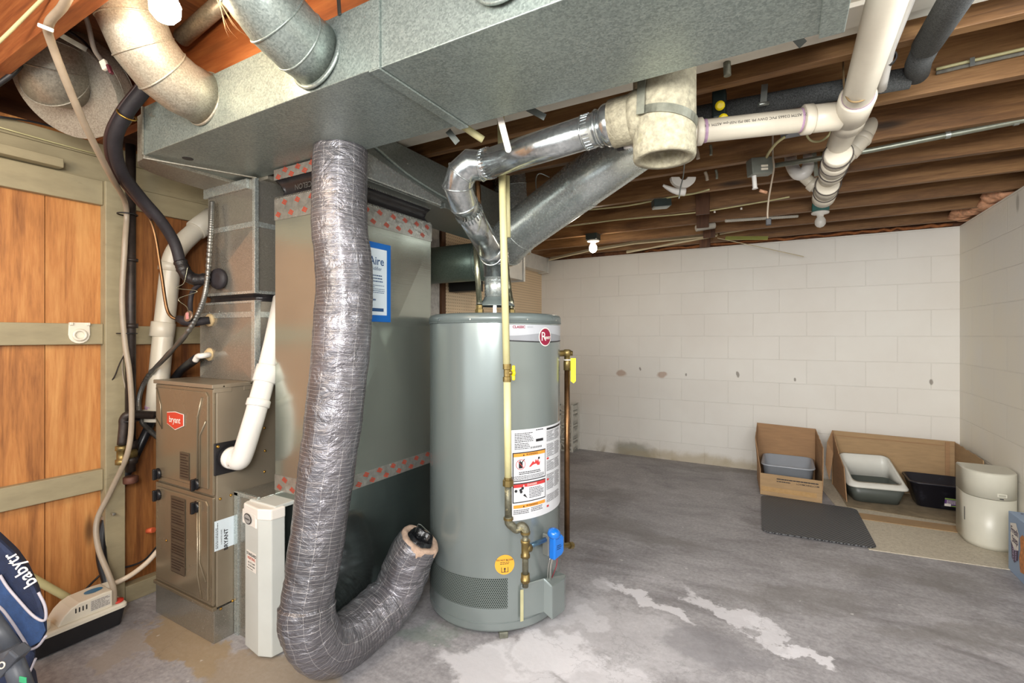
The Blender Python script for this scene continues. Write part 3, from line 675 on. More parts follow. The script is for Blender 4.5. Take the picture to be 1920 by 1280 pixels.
# ================================================================== FLUE
HC = Vector((-1.143, 1.866, 0)); HR = .2926
M_TRAN = paint('cement_asbestos', 'a29c86', 0.85, 0, 0.22, 60, bump=0.8, bscale=120, dirt=('8b8766', 22, 0.56, 0.5))
ft = thing('flue_tee', 'old cement flue tee pipe hanging from metal straps', 'pipe', (-.30, 1.415, 1.70))
mb = MB(); C = (-.30, 1.415, 1.70)
mb.lathe([(.062, .075), (.064, .0), (.068, -.004), (.084, -.004), (.0865, .004), (.0865, .36), (.083, .56)], C, n=40, c0=False)
mb.lathe([(.064, .0765), (0, .0765)], C, n=40, c0=False, c1=False); mb.build('pipe', M_TRAN, ft)
mb = MB(); mb.lathe([(.070, 0.0), (.070, .152)], (-.30, 1.415, 1.834), (-1, .02, -.02), 36); mb.lathe([(.078, .05), (.082, .06), (.072, .09)], (-.30, 1.415, 1.834), (-1, .02, -.02), 36); mb.build('branch', M_TRAN, ft)
M_OLDSTRAP = paint('old_strap_zinc', '7e7f72', .5, .5, .2, 30, dirt=('4f4a38', 30, .6, .6))
mb = MB(); mb.band((-.30, 1.415, 1.80), (.18, .1, 1), .088, .024, .003, 40); mb.bar((-.345, 1.325, 1.80), (-.33, 1.33, 2.2), .022, .003, (0, -1, 0)); mb.build('strap', M_OLDSTRAP, ft)
fl = thing('vent_connector', 'shiny crimped vent pipe from the water heater to the cement flue', 'pipe', HC + Vector((0, 0, 1.36)))
B0 = Vector((-.452, 1.418, 1.831)); B1 = Vector((-.938, 1.440, 1.797))
E0 = aD(883, 309, 1.715); E1 = aD(866, 324, 1.73); E2 = aD(858, 349, 1.755); E3 = aD(870, 382, 1.80)
E4 = aD(921, 474, 2.09); E5 = Vector((HC.x + .003, HC.y - .005, 1.545)); 
mb = MB(); mb.pipe([B0, B1], .051, 36, []); mb.build('horizontal_pipe', G_FLUE, fl)
mb = MB(); mb.pipe([B1 + (B0 - B1).normalized() * .03, B1, E0, E1, E2, E3, E3 + (E4 - E3) * .12], .0525, 36, [1, 3, 4, 5], .0028); mb.build('upper_elbow', G_FLUE, fl)
mb = MB(); mb.pipe([E3, E4], .0505, 36, []); mb.build('slanted_pipe', G_FLUE, fl)
mb = MB(); mb.pipe([E4 - (E4 - E3).normalized() * .03, E4, (E4 + E5) / 2 + Vector((.004, 0, .012)), E5, HC + Vector((0, 0, 1.46))], .0525, 36, [1, 2, 3], .0028); mb.build('lower_elbow', G_FLUE, fl)
mb = MB(); mb.pipe([HC + Vector((0, 0, 1.48)), HC + Vector((0, 0, 1.345))], .0485, 36, []); mb.hoop(HC + Vector((0, 0, 1.44)), (0, 0, 1), .049, .003); mb.build('drop_pipe', G_SHINY, fl)
def crimps(c, ax, r, L, n=26):
    mb = MB(); ax = Vector(ax).normalized(); u = ax.orthogonal().normalized(); v = ax.cross(u)
    for i in range(n):
        t = 2 * PI * i / n; o_ = (u * math.cos(t) + v * math.sin(t)) * r; mb.bar(c + o_ - ax * L / 2, c + o_ + ax * L / 2, .0045, .003, o_)
    mb.build('crimp_ring', G_FLUE, fl)
hx = (B0 - B1).normalized()
crimps(B1 + hx * .03, hx, .0535, .02); crimps(B0 - hx * .075, hx, .0515, .02); crimps(E3 + (E4 - E3) * .16, E4 - E3, .0535, .022)
mb = MB(); mb.hoop(B0 - hx * .09, hx, .052, .003, 36); mb.hoop(B0 - hx * .045, hx, .0535, .004, 36)
mb.lathe([(.052, 0), (.060, .012), (.063, .02), (.063, .045), (.060, .05)], B0 - hx * .035, hx, 36); mb.build('collar', G_FLUE, fl)
for p, nr in ((aD(1070, 232, 1.33), 0),): pass
M_WSTRAP = paint('pale_strap', 'b9b3aa', .4, .5, .05, 20)
hs = thing('pipe_hanger', 'pale metal strap hanging the shiny vent pipe', 'strap', (-.86, 1.38, 1.8))
a0 = aD(935, 210, 1.50); a1 = aD(953, 280, 1.545)
mb = MB(); mb.bar(a0 + (a0 - a1) * .2, a1, .020, .002, ray(945, 250)); mb.bar(a0 + (a0 - a1) * .15, (a0.x - .01, 1.246, 2.02), .020, .002, (0, -1, 0)); mb.lathe([(.010, 0), (.010, .002)], a1, -ray(953, 280), 16); mb.build('strap', M_WSTRAP, hs)
mb = MB(); mb.lathe([(.004, 0), (.003, .003)], a1 - ray(953, 280).normalized() * .002, -ray(953, 280), 8); mb.build('screw', M_SCREW, hs)

# ================================================================== FURNACE
M_FUR = paint('furnace_bronze', '978c7a', 0.33, 0.45, 0.04, 5)
M_FURD = paint('furnace_door', '8b7f6b', 0.25, 0.5, 0.04, 5)
FX0, FX1, FY0, FY1 = -2.362, -1.918, 1.05, 1.76
fu = thing('furnace', 'bronze upright gas furnace with two front doors', 'furnace', (-2.14, 1.4, 0))
MB().box(FX0, FX1, FY0 + .012, FY1, .135, 1.0).build('cabinet', M_FUR, fu, .003)
MB().box(FX0 - .004, FX1 + .004, FY0 - .006, FY1, .987, 1.003).build('top_lip', M_FUR, fu, .002)
MB().box(FX0, FX1, FY0 + .002, FY1, 0.0, .128).build('base_plenum', G_PLEN, fu, .002)
MB().box(FX0 - .004, FX1 + .004, FY0 - .006, FY0 + .012, .128, .142).build('base_lip', M_FURD, fu, .002)
def door(z0, z1, label):
    d = MB(); d.box(FX0 + .004, FX1 - .004, FY0, FY0 + .012, z0, z1); o = d.build('door', M_FURD, fu, .003); o['label'] = label; return o
dU = door(.572, .985, 'upper furnace door with red badge'); dL = door(.144, .564, 'lower furnace door with warning labels')
def ridge(d, pts, r=.004):
    mb = MB(); mb.tube([Vector((x, FY0, z)) for x, z in pts], r, 8, squash=(1, 1)); mb.build('pressed_ridge', M_FURD, d)
def raised(d, poly, dep=.008, name='raised_panel'):
    mb = MB(); mb.prism([(x, FY0 + .001, z) for x, z in poly], (0, -dep, 0)); mb.build(name, M_FURD, d, .005)
raised(dU, [(FX0 + .022, .595), (FX1 - .03, .595), (FX1 - .03, .955), (FX1 - .045, .972), (FX0 + .022, .972)], .007)
raised(dL, [(FX0 + .022, .160), (FX1 - .03, .160), (FX1 - .03, .53), (FX1 - .045, .548), (FX0 + .022, .548)], .007)
def rp(d, pts, r=.0035):
    mb = MB(); mb.tube([Vector((x, FY0 - .008, z)) for x, z in pts], r, 8); mb.build('pressed_ridge', M_FURD, d)
rp(dU, [(-2.015, .60), (-2.015, .87), (-1.985, .95)]); rp(dU, [(-2.0, .60), (-2.0, .80), (-1.955, .86)]); rp(dU, [(-2.335, .97), (-2.30, .90), (-2.29, .80), (-2.34, .84)], .0025)
rp(dL, [(-2.015, .54), (-2.015, .25), (-1.985, .165)]); rp(dL, [(-2.0, .54), (-2.0, .30), (-1.955, .235)])
M_KNOB = paint('black_latch', '16171b', 0.3, 0, 0.05, 10)
for d, z in ((dU, .606), (dL, .516)):
    for x in (-2.318, -2.022):
        mb = MB(); mb.lathe([(.024, 0), (.022, .008), (.016, .012)], (x, FY0 - .006, z), (0, -1, 0), 24); mb.box(x - .007, x + .007, FY0 - .030, FY0 - .016, z - .024, z + .022); mb.build('latch_knob', M_KNOB, d, .003)
# red badge with white lettering
M_RED = paint('badge_red', 'c8402f', 0.35, 0, 0.04, 10); M_WHT = paint('badge_white', 'e9e4dc', 0.35, 0, 0.03, 10)
bx, bz = -2.178, .848; fy = FY0 - .008
hexa = [(-.062, .024), (-.062, -.020), (0, -.040), (.062, -.020), (.062, .024), (.0, .030)]
mb = MB(); mb.prism([(bx + a * 1.05, fy, bz + b * 1.08) for a, b in hexa], (0, -.002, 0)); bd = mb.build('badge', M_WHT, dU); bd['label'] = 'red badge with white lettering'
mb = MB(); mb.prism([(bx + a, fy - .002, bz + b) for a, b in hexa], (0, -.0015, 0)); mb.build('badge_face', M_RED, bd)
mb = MB(); put_text(mb, 'bryant', .036, flat_map((bx, fy - .0035, bz - .002), (1, 0, 0), (0, 0, 1)), 0, 0, .01, .95); mb.build('badge_lettering', M_WHT, bd)
M_DECAL = paint('decal_bronze', '5c5143', .45, .3, .1, 30); M_DECINK = paint('decal_ink', '3b2c25', .5, .2, .1, 30)
mb = MB(); fn = flat_map((-2.11, fy - .0003, .665), (1, 0, 0), (0, 0, 1)); patch(mb, fn, -.035, .035, -.055, .055, .0005); mb.cur = 1
textlines(mb, fn, -.03, .03, .048, 9, .011, .001, .45, seed=2); mb.build('rating_decal', [M_DECAL, M_DECINK], dU)
mb = MB(); fn = flat_map((-2.16, fy - .0003, .375), (1, 0, 0), (0, 0, 1)); patch(mb, fn, -.055, .055, -.155, .155, .0005); mb.cur = 1
for k in range(5): textlines(mb, fn, -.048, .048, .145 - k * .062, 4, .011, .001, .5, seed=20 + k); patch(mb, fn, -.05, .05, .092 - k * .062, .094 - k * .062, .001)
mb.build('warning_decal', [M_DECAL, M_DECINK], dL)
mb = MB(); mb.lathe([(.005, 0), (.003, .003)], aY(312, 1013, FY0 - .008), (0, -1, 0), 10); mb.build('screw', M_BRASSS, dL)
# right side details
for px, py in ((419, 724), (470, 718), (496, 802), (497, 845), (496, 884), (413, 935), (433, 928), (414, 1141), (436, 1126)):
    mb = MB(); mb.lathe([(.006, 0), (.003, .004)], aX(px, py, FX1), (1, 0, 0), 10); mb.build('screw', M_BRASSS, fu)
MB().box(FX1, FX1 + .002, FY0, FY0 + .07, .97, .997).build('top_bracket', M_FUR, fu, .001)
MB().box(FX1, FX1 + .002, 1.17, 1.25, .97, .997).build('top_bracket', M_FUR, fu, .001)
fn = flat_map((FX1, 1.088, .415), (0, 1, 0), (0, 0, 1), .001)
mb = MB(); patch(mb, fn, -.035, .045, -.058, .058, .0005); mb.cur = 1
vt = lambda x, y, h=0: fn(-y, x, h)
put_text(mb, 'BRYANT', .022, vt, -.025, -.010, .02, th=.001); put_text(mb, 'A SMARTER HOME', .007, vt, -.01, .008, th=.001); textlines(mb, vt, -.05, .05, .03, 2, .006, .0006, .4, seed=3)
mb.build('white_sticker', [M_PAPER, M_BLACK], fu)['label'] = 'white sticker with sideways print'
mb = MB(); fn2 = flat_map((FX1, 1.108, .712), (0, 1, 0), (0, 0, 1), .001)
mb.obox((FX1 + .003, 1.108, .712), (.006, .115, .125)); fg = mb.build('pipe_flange', M_BLACKR, fu, .004)
for yy, zz in ((1.063, .762), (1.155, .762)):
    mb = MB(); mb.lathe([(.007, 0), (.004, .005)], (FX1 + .006, yy, zz), (1, 0, 0), 10); mb.build('screw', M_BRASSS, fg)
M_GREYW = paint('orange_connector', 'd0603a', .5)
tag(MB().cyl(aX(277, 995, -2.50), aX(288, 993, -2.47), .012, n=10).build('wire_connector', M_GREYW), 'orange wire connector peeking out beside the furnace', 'connector')

# evaporator coil box and plenum
pl = thing('coil_plenum', 'galvanized plenum standing on top of the furnace', 'duct', (-2.1, 1.45, 1.003))
PX0, PX1, PY0, PY1 = -2.300, -1.888, 1.20, 1.72
MB().box(PX0, PX1, PY0, PY1, 1.003, 1.335).build('lower_box', G_PLEN, pl, .002)
MB().box(PX0 - .003, PX1 + .004, PY0 - .004, PY1, 1.268, 1.292).box(PX1 - .02, PX1 + .0055, PY0 - .0055, PY0 + .02, 1.005, 1.335).box(PX0 - .003, PX1 + .004, PY0 - .004, PY0 + .002, 1.328, 1.338).build('edge_trim', G_SHINY, pl, .001)
MB().box(-2.235, PX1, PY0, PY1, 1.37, 1.84).build('upper_box', G_PLEN, pl, .002)
MB().box(-2.238, PX1 + .004, PY0 - .004, PY1, 1.366, 1.378).box(-2.238, PX1 + .004, PY0 - .004, PY1, 1.64, 1.662).box(PX1 - .012, PX1 + .0055, PY0 - .0055, PY0 + .012, 1.37, 1.84).box(-2.25, PX1 - .04, PY0 - .012, PY0, 1.80, 1.84).build('edge_trim', G_SHINY, pl, .001)
mb = MB()
for a, b, c_, d_ in ((PX0 + .003, PX1 - .02, 1.005, 1.266), (-2.228, PX1 - .012, 1.38, 1.638)):
    mb = MB(); y_ = PY0 - .0005; q = [(a, y_, c_), (b, y_, c_), (b, y_, d_), (a, y_, d_), ((a + b) / 2, y_ - .008, (c_ + d_) / 2)]
    mb.add(q, [(0, 1, 4), (1, 2, 4), (2, 3, 4), (3, 0, 4), (0, 3, 2, 1)]); mb.build('cross_broken_panel', G_PLEN, pl)
rings = []
for z, i_ in ((1.332, .004), (1.345, .022), (1.358, .018), (1.375, .0)):
    rings.append([Vector((x + 0.004 * mnoise.noise(Vector((x * 8, y * 8, z * 40))), y + 0.008 * mnoise.noise(Vector((x * 11, y * 8, z * 50))), z)) for x, y in
                  [(PX0 + .03 + i_ + (PX1 - PX0 - .03 - 2 * i_) * t / 10, PY0 + i_) for t in range(10)] + [(PX1 - i_, PY0 + i_ + (PY1 - PY0 - 2 * i_) * t / 10) for t in range(10)] + [(PX1 - i_, PY1 - i_), (PX0 + .03 + i_, PY1 - i_)]])
mb = MB(); mb.rings(rings, True); mb.build('flexible_connector', M_CANV, pl)
for q in ((473, 583), (393, 586), (412, 584)): mb = MB(); mb.lathe([(.004, 0), (.002, .003)], aY(q[0], q[1], PY0 - .004), (0, -1, 0), 8); mb.build('screw', M_SCREW, pl)

# media filter cabinet
mc = thing('filter_cabinet', 'narrow white air filter cabinet beside the furnace', 'filter', (-1.74, 1.3, 0))
M_FWHITE = paint('filter_white', 'c6c9c4', 0.35, 0, 0.03, 6)
MB().box(FX1 + .002, RX0 - .002, 1.135, 1.75, .0, .565).build('housing', G_PLEN, mc, .002)
MB().box(FX1 + .003, FX1 + .028, 1.128, 1.14, .0, .568).box(FX1 + .003, RX0 - .002, 1.128, 1.14, .555, .57).build('housing_flange', G_SHINY, mc, .001)
mb = MB(); P = [(-1.806, 1.155, 0), (-1.806, 1.118, 0), (-1.795, 1.100, 0), (-1.690, 1.085, 0), (-1.640, 1.105, 0), (-1.632, 1.155, 0)]
mb.prism([(x, y, .008) for x, y, _ in P], (0, 0, .535)); mb.build('door_panel', M_FWHITE, mc, .004)
mb = MB(); mb.prism([(x + (-.003 if x < -1.7 else .003), y - .004 if y < 1.15 else y, .512) for x, y, _ in P], (0, 0, .042)); mb.prism([(-1.812, 1.098, .475), (-1.812, 1.098, .53), (-1.700, 1.082, .53), (-1.700, 1.082, .475)], (0, .02, 0)); mb.build('cap', M_WHT, mc, .005)
MB().box(-1.80, -1.64, 1.12, 1.75, .545, .56).build('top_panel', M_FWHITE, mc, .003)
dv = Vector((-1.690 + 1.795, 1.085 - 1.100, 0)).normalized()
fn = flat_map((-1.758, 1.0888, .503), dv, (0, 0, 1), .0015)
mb = MB(); disc(mb, fn, 0, 0, .030, .0006, ry=.020); bdg = mb.build('badge', M_BLACK, mc)
mb = MB(); disc(mb, fn, 0, 0, .026, .0012, ry=.0165); mb.build('badge_face', paint('badge_grey', '9b9a98', .4), bdg)
mb = MB(); put_text(mb, 'Aprilaire', .0115, fn, 0, 0, .01, th=.002); mb.build('badge_lettering', M_BLACK, bdg)
fn = flat_map((-1.738, 1.0915, .345), dv, (0, 0, 1), .0012)
mb = MB(); patch(mb, fn, -.038, .038, -.035, .038, .0004); cs = mb.build('service_sticker', M_WHT, mc)
mb = MB(); put_text(mb, 'STANDARD', .0145, fn, 0, .025, .02, th=.001); put_text(mb, '651-772-2449', .0095, fn, 0, -.006, .01, th=.001); put_text(mb, '612-824-2656', .0095, fn, 0, -.017, .01, th=.001); textlines(mb, fn, -.036, .036, -.027, 1, .006, .0008, .4, seed=8); mb.build('sticker_lettering', M_BLACK, cs)
mb = MB(); put_text(mb, 'HEATING', .0145, fn, 0, .0105, .02, th=.001); mb.build('sticker_red_lettering', paint('print_orange', 'c24a22', .5), cs)

# ================================================================== WATER HEATER
def heater_paint():
    s = NT('heater_enamel'); v = s.co(); nz = s.noise(s.mapping(v, scale=(1, 1, 1)), 40.0, 3.0); big = s.noise(s.mapping(v, scale=(6, 6, .4)), 2.0, 2.0)
    s.set(Base_Color=s.mix(big, lin('808a89'), lin('8b9492')), Roughness=0.24, Metallic=0.4)
    s.b.inputs['Coat Weight'].default_value = 0.3; s.b.inputs['Coat Roughness'].default_value = 0.2
    s.bump(nz, 0.03, 0.002); return s.m
M_WH = heater_paint(); M_WHC = paint('heater_cap_enamel', '6c7675', 0.3, 0.1, 0.04, 20)
def cylmap(ang0, z0, R=HR, C=HC):
    a0 = math.radians(ang0)
    def f(x, y, h=0.0):
        a = a0 + x / R; return Vector((C.x + (R + h) * math.cos(a), C.y + (R + h) * math.sin(a), z0 + y))
    return f
wh = thing('water_heater', 'tall grey cylindrical gas water heater with warning labels', 'water heater', HC)
mb = MB(); mb.lathe([(HR - .012, .022), (HR - .002, .026), (HR, .034), (HR, 1.250)], HC, n=96, c1=False); mb.build('jacket', M_WH, wh)
mb = MB(); mb.lathe([(HR + .0035, 1.243), (HR + .0035, 1.268), (HR - .002, 1.279), (HR - .02, 1.284), (.10, 1.292), (0, 1.293)], HC, n=96); mb.build('top_cap', M_WHC, wh)
mb = MB(); mb.hoop(HC + Vector((0, 0, 1.2465)), (0, 0, 1), HR + .003, .002, 96); mb.hoop(HC + Vector((0, 0, .06)), (0, 0, 1), HR, .0015, 96); mb.build('seam_bead', M_WHC, wh)
for a_ in (-78, -33, 2, -110):
    mb = MB(); n_ = Vector((math.cos(math.radians(a_)), math.sin(math.radians(a_)), 0)); mb.lathe([(.004, 0), (.003, .003)], HC + n_ * (HR + .003) + Vector((0, 0, 1.257)), n_, 8); mb.build('screw', M_SCREW, wh)
for a_ in (-52, 68, 188):
    n_ = Vector((math.cos(math.radians(a_)), math.sin(math.radians(a_)), 0)); MB().obox(HC + n_ * (HR - .02) + Vector((0, 0, .012)), (.045, .035, .024), n_).build('foot', M_OLDSTRAP, wh, .003)
# brand band
M_BAND = paint('band_silver', 'b9bcc2', .35, .1, .03, 10); M_BAND2 = paint('band_silver_dark', '94979d', .35, .1, .03, 10); M_MAROON = paint('brand_maroon', '8e1c3c', .35, 0, .03, 10)
fn = cylmap(-47.6, 1.236, HR)
mb = MB(); patch(mb, fn, 0, math.radians(70) * HR, -.060, 0, .0008, 24); bb = mb.build('brand_band', M_BAND, wh)
mb = MB()
for k in range(16):
    x0, x1 = [math.radians(70) * HR * (k + q) / 16 for q in (0, 1)]; f_ = lambda x: .010 * math.sin(x * 9) ** 2
    vs = [fn(x0, -.062 - .006 * math.sin(x0 * 8), .0012), fn(x1, -.062 - .006 * math.sin(x1 * 8), .0012), fn(x1, -.044 + f_(x1), .0012), fn(x0, -.044 + f_(x0), .0012)]
    mb.add(vs, [(0, 1, 2, 3)])
mb.build('band_swoosh', M_BAND2, bb)
mb = MB()
for k in range(16):
    x0, x1 = [math.radians(70) * HR * (k + q) / 16 for q in (0, 1)]
    mb.add([fn(x0, -.066 - .006 * math.sin(x0 * 8), .0012), fn(x1, -.066 - .006 * math.sin(x1 * 8), .0012), fn(x1, -.061 - .006 * math.sin(x1 * 8), .0012), fn(x0, -.061 - .006 * math.sin(x0 * 8), .0012)], [(0, 1, 2, 3)])
mb.build('band_edge', M_BLACK, bb)
mb = MB(); put_text(mb, 'CLASSIC', .0145, fn, .040, -.010, .03, 1.0, th=.0016); mb.build('band_lettering', M_MAROON, bb)
mb = MB(); put_text(mb, 'SERIES', .0095, fn, .090, -.010, 0, 1.1, th=.0016); mb.build('band_small_lettering', M_BAND2, bb)
fl_ = cylmap(-14.0, 1.187, HR)
mb = MB(); disc(mb, fl_, 0, 0, .0385, .0016); lg = mb.build('brand_badge', M_WHT, wh)
mb = MB(); disc(mb, fl_, 0, 0, .0345, .0022); mb.build('badge_face', M_MAROON, lg)
mb = MB(); put_text(mb, 'R', .052, fl_, -.012, 0, .0, th=.003); put_text(mb, 'heem', .023, fl_, .013, -.002, .008, .85, th=.003); mb.build('badge_lettering', M_WHT, lg)
# instruction label
M_LBL = paint('label_white', 'd8dade', .45, 0, .02, 10); M_ORG = paint('label_orange', 'e59a3a', .45, 0, .03, 10); M_LRED = paint('label_red', 'c93c3c', .45, 0, .03, 10)
il_f = cylmap(-46.7, .818, HR); rr_ = math.radians(1) * HR
mb = MB(); patch(mb, il_f, 0, 74 * rr_, -.360, 0, .0008, 30); il = mb.build('instruction_label', M_LBL, wh); il['label'] = 'white instruction label with warning panels'
x1 = 32.7 * rr_
mb = MB(); ink = MB()
textlines(ink, il_f, .018, x1 * .6, -.014, 6, .0065, .0014, .45, seed=31); textlines(ink, il_f, .018, x1 * .5, -.055, 4, .0065, .0014, .45, seed=32)
textlines(ink, il_f, x1 * .68, x1 * .92, -.006, 1, .006, .0014, .6, seed=33)
patch(ink, il_f, x1 * .68, x1 * .92, -.055, -.044, .0014, 4); 
for k in range(22):
    if k % 3 != 1: patch(ink, il_f, x1 * .50 + k * .0028, x1 * .50 + k * .0028 + .0018, -.080, -.072, .0014)
patch(ink, il_f, .017, .0175, -.085, -.01, .0014)
ink.build('label_print', M_BLACK, il)
def warnpanel(xa, xb, ya, yb, colr, word, sub, wc, frame=True):
    if frame: m_ = MB(); patch(m_, il_f, xa, xb, ya, yb, .0014, 10); fo = m_.build('warning_frame', M_BLACK, il)
    m_ = MB(); patch(m_, il_f, xa + .004, xb - .004, ya + .004, yb - .004, .0020, 10); m_.build('warning_panel', M_LBL, il)
    m_ = MB(); patch(m_, il_f, xa + .004, xb - .004, yb - .017, yb - .004, .0026, 10); m_.build('warning_header', colr, il)
    m_ = MB(); put_text(m_, word, .0105, il_f, (xa + xb) / 2 + .006, yb - .0105, .015, 1.15, th=.0034)
    c = (xa + xb) / 2 - .033; m_.add([il_f(c - .004, yb - .015, .0034), il_f(c + .004, yb - .015, .0034), il_f(c, yb - .007, .0034)], [(0, 1, 2)]); m_.build('warning_word', wc, il)
xa, xb = 1.6 * rr_, 32.8 * rr_
warnpanel(xa, xb, -.205, -.090, M_ORG, 'WARNING', 1, M_BLACK); warnpanel(xa, xb, -.290, -.212, M_LRED, 'DANGER', 1, M_WHT); warnpanel(xa, xb, -.345, -.294, M_ORG, 'WARNING', 0, M_BLACK, False)
ink = MB()
# drawings: gas can in a prohibition ring, flames, valve and hand
patch(ink, il_f, .034, .050, -.153, -.128, .0026); patch(ink, il_f, .037, .042, -.128, -.122, .0026); ink.add([il_f(.046, -.128, .0026), il_f(.058, -.116, .0026), il_f(.060, -.119, .0026), il_f(.050, -.130, .0026)], [(0, 1, 2, 3)])
textlines(ink, il_f, .035, xb - .03, -.168, 2, .0065, .0026, .5, seed=41); textlines(ink, il_f, .012, xb - .01, -.184, 3, .0055, .0026, .4, seed=42)
for x, y in ((.022, -.242), (.042, -.240), (.050, -.233), (.044, -.247)): disc(ink, il_f, x, y, .006, .0026, 10)
ink.add([il_f(.046, -.258, .0026), il_f(.072, -.275, .0026), il_f(.060, -.256, .0026), il_f(.052, -.262, .0026)], [(0, 1, 2, 3)])
textlines(ink, il_f, .080, xb - .012, -.236, 7, .0062, .0026, .4, seed=43)
textlines(ink, il_f, .012, x1 * .48, -.318, 3, .0065, .0026, .4, seed=44); textlines(ink, il_f, x1 * .53, x1 * .95, -.316, 3, .0065, .0026, .4, seed=45)
disc(ink, il_f, .128, -.122, .005, .0030, 10); ink.build('warning_print', M_BLACK, il)
m_ = MB()
for k in range(28):
    a_, b_ = [2 * PI * (k + q) / 28 for q in (0, 1)]
    m_.add([il_f(.042 + .0185 * math.cos(a_), -.138 + .0185 * math.sin(a_), .0030), il_f(.042 + .0185 * math.cos(b_), -.138 + .0185 * math.sin(b_), .0030), il_f(.042 + .0205 * math.cos(b_), -.138 + .0205 * math.sin(b_), .0030), il_f(.042 + .0205 * math.cos(a_), -.138 + .0205 * math.sin(a_), .0030)], [(0, 1, 2, 3)])
m_.add([il_f(.028, -.124, .0032), il_f(.0295, -.1225, .0032), il_f(.056, -.152, .0032), il_f(.0545, -.1535, .0032)], [(0, 1, 2, 3)]); m_.build('prohibition_ring', M_LRED, il)
m_ = MB(); m_.add([il_f(x, y, .0028) for x, y in ((.078, -.152), (.132, -.150), (.134, -.134), (.128, -.140), (.124, -.124), (.118, -.134), (.112, -.124), (.106, -.138), (.098, -.130))], [tuple(range(9))]); m_.build('flame_drawing', M_LRED, il)
ink = MB(); xc = 34.5 * rr_; patch(ink, il_f, xc, xc + .14, -.016, -.008, .0014, 6)
for c_ in (0, .062):
    for k, (y0, n_) in enumerate(((-.022, 8), (-.075, 10), (-.145, 8), (-.200, 12), (-.285, 6))): textlines(ink, il_f, xc + c_, xc + c_ + .056, y0, n_, .0055, .0014, .4, seed=50 + k + int(c_ * 100))
ink.build('label_print', M_BLACK, il)
m_ = MB()
for y0 in (-.138, -.225, -.335): patch(m_, il_f, xc, xc + .014, y0, y0 + .008, .0020)
m_.build('label_red_marks', M_LRED, il)
# yellow round sticker, perforated intake band
fy_ = cylmap(-51.2, .290)
m_ = MB(); disc(m_, fy_, 0, 0, .039, .001); ys = m_.build('round_sticker', paint('sticker_yellow', 'e9a93a', .45, 0, .02, 8), wh); ys['label'] = 'round yellow sticker'
m_ = MB(); put_text(m_, 'DO NOT BLOCK', .0088, fy_, 0, .018, .02, th=.0016); textlines(m_, fy_, -.018, .018, .010, 2, .006, .0012, .35, seed=61)
for a in ((-.014, -.030, -.012, -.010), (.012, -.030, .014, -.010), (-.014, -.030, .014, -.028)): patch(m_, fy_, a[0], a[2], a[1], a[3], .0014)
disc(m_, fy_, 0, -.016, .004, .0014, 10); patch(m_, fy_, -.002, .002, -.028, -.016, .0014); m_.build('sticker_print', M_BLACK, ys)
def perf():
    s = NT('perforated_intake'); a = s.n('Attribute', 1, {'attribute_name': 'tuv'})
    def grid(off):
        v = s.mapping(a, loc=off, scale=(1 / .0078, 1 / .0135, 0)); fr = s.vmath('SUBTRACT', s.vmath('FRACTION', v), (.5, .5, 0))
        return s.vmath('LENGTH', s.vmath('MULTIPLY', fr, (.0078, .0135, 0)), out=1)
    d = s.math('MINIMUM', grid((0, 0, 0)), grid((.5, .5, 0)))
    h = s.rng(d, .0026, .0030, 1, 0)
    s.set(Base_Color=s.mix(h, lin('79827f'), lin('16201c')), Roughness=s.rng(h, 0, 1, .3, .9), Metallic=s.rng(h, 0, 1, .3, 0)); return s.m
fm_ = cylmap(-134, .118); m_ = MB(); L = math.radians(85) * HR; vs = []; nx = 40
for j in (0, 1):
    for i in range(nx + 1): vs.append(fm_(L * i / nx, .117 * j, .0012))
b = m_.add(vs, [(i, i + 1, nx + 2 + i, nx + 1 + i) for i in range(nx)], True)
for j in (0, 1):
    for i in range(nx + 1): m_.uv[b + j * (nx + 1) + i] = (L * i / nx, .117 * j, 0)
m_.build('intake_screen', perf(), wh)
# burner access cover
def pa(a, r): return Vector((HC.x + (HR + r) * math.cos(math.radians(a)), HC.y + (HR + r) * math.sin(math.radians(a)), 0))
pl_ = [pa(-39, .001), pa(-38, .010), pa(-19.5, .020), pa(-16.5, .050), pa(-2, .052), pa(4, .045), pa(7, .0), pa(-16, -.003)]
m_ = MB(); m_.prism([p + Vector((0, 0, .045 + .025 * (i < 3))) for i, p in enumerate(pl_)], (0, 0, .135)); m_.build('access_cover', M_WH, wh, .004)
m_ = MB(); q = pa(-38.3, .012); m_.obox((q.x, q.y, .125), (.014, .003, .125), (-math.sin(math.radians(-38)), math.cos(math.radians(-38)), 0)); m_.build('cover_tape', paint('old_cream_tape', 'b8b48c', .6), wh, .002)
# blue gas control
M_CBLUE = paint('control_blue', '1470cf', 0.25, 0, 0.05, 10, coat=.4)
na = math.radians(-16); nn = Vector((math.cos(na), math.sin(na), 0)); tt = Vector((-math.sin(na), math.cos(na), 0))
cc = HC + nn * (HR + .060) + Vector((0, 0, .352))
m_ = MB(); m_.obox(cc - nn * .025, (.035, .055, .085), nn); ctl = m_.build('gas_control', M_SCREW, wh, .004)
m_ = MB(); P = [(-.026, -.050), (.022, -.040), (.034, -.028), (.034, .028), (.022, .042), (-.026, .038)]
m_.prism([cc + tt * a + Vector((0, 0, b)) - nn * .008 for a, b in P], nn * .030); m_.build('control_cover', M_CBLUE, ctl, .006)
m_ = MB(); m_.lathe([(.024, 0), (.026, .008), (.024, .022), (.012, .030), (0, .031)], cc + Vector((0, 0, .038)) - tt * .008, Vector((0, 0, 1)) + nn * .3, 24); m_.build('knob', M_CBLUE, ctl)
m_ = MB(); textlines(m_, lambda x, y, h=0: cc + tt * x + Vector((0, 0, y)) + nn * (.0222 + h), -.012, .018, .006, 3, .007, .001, .35, seed=71); m_.build('cover_print', M_BLACK, ctl)
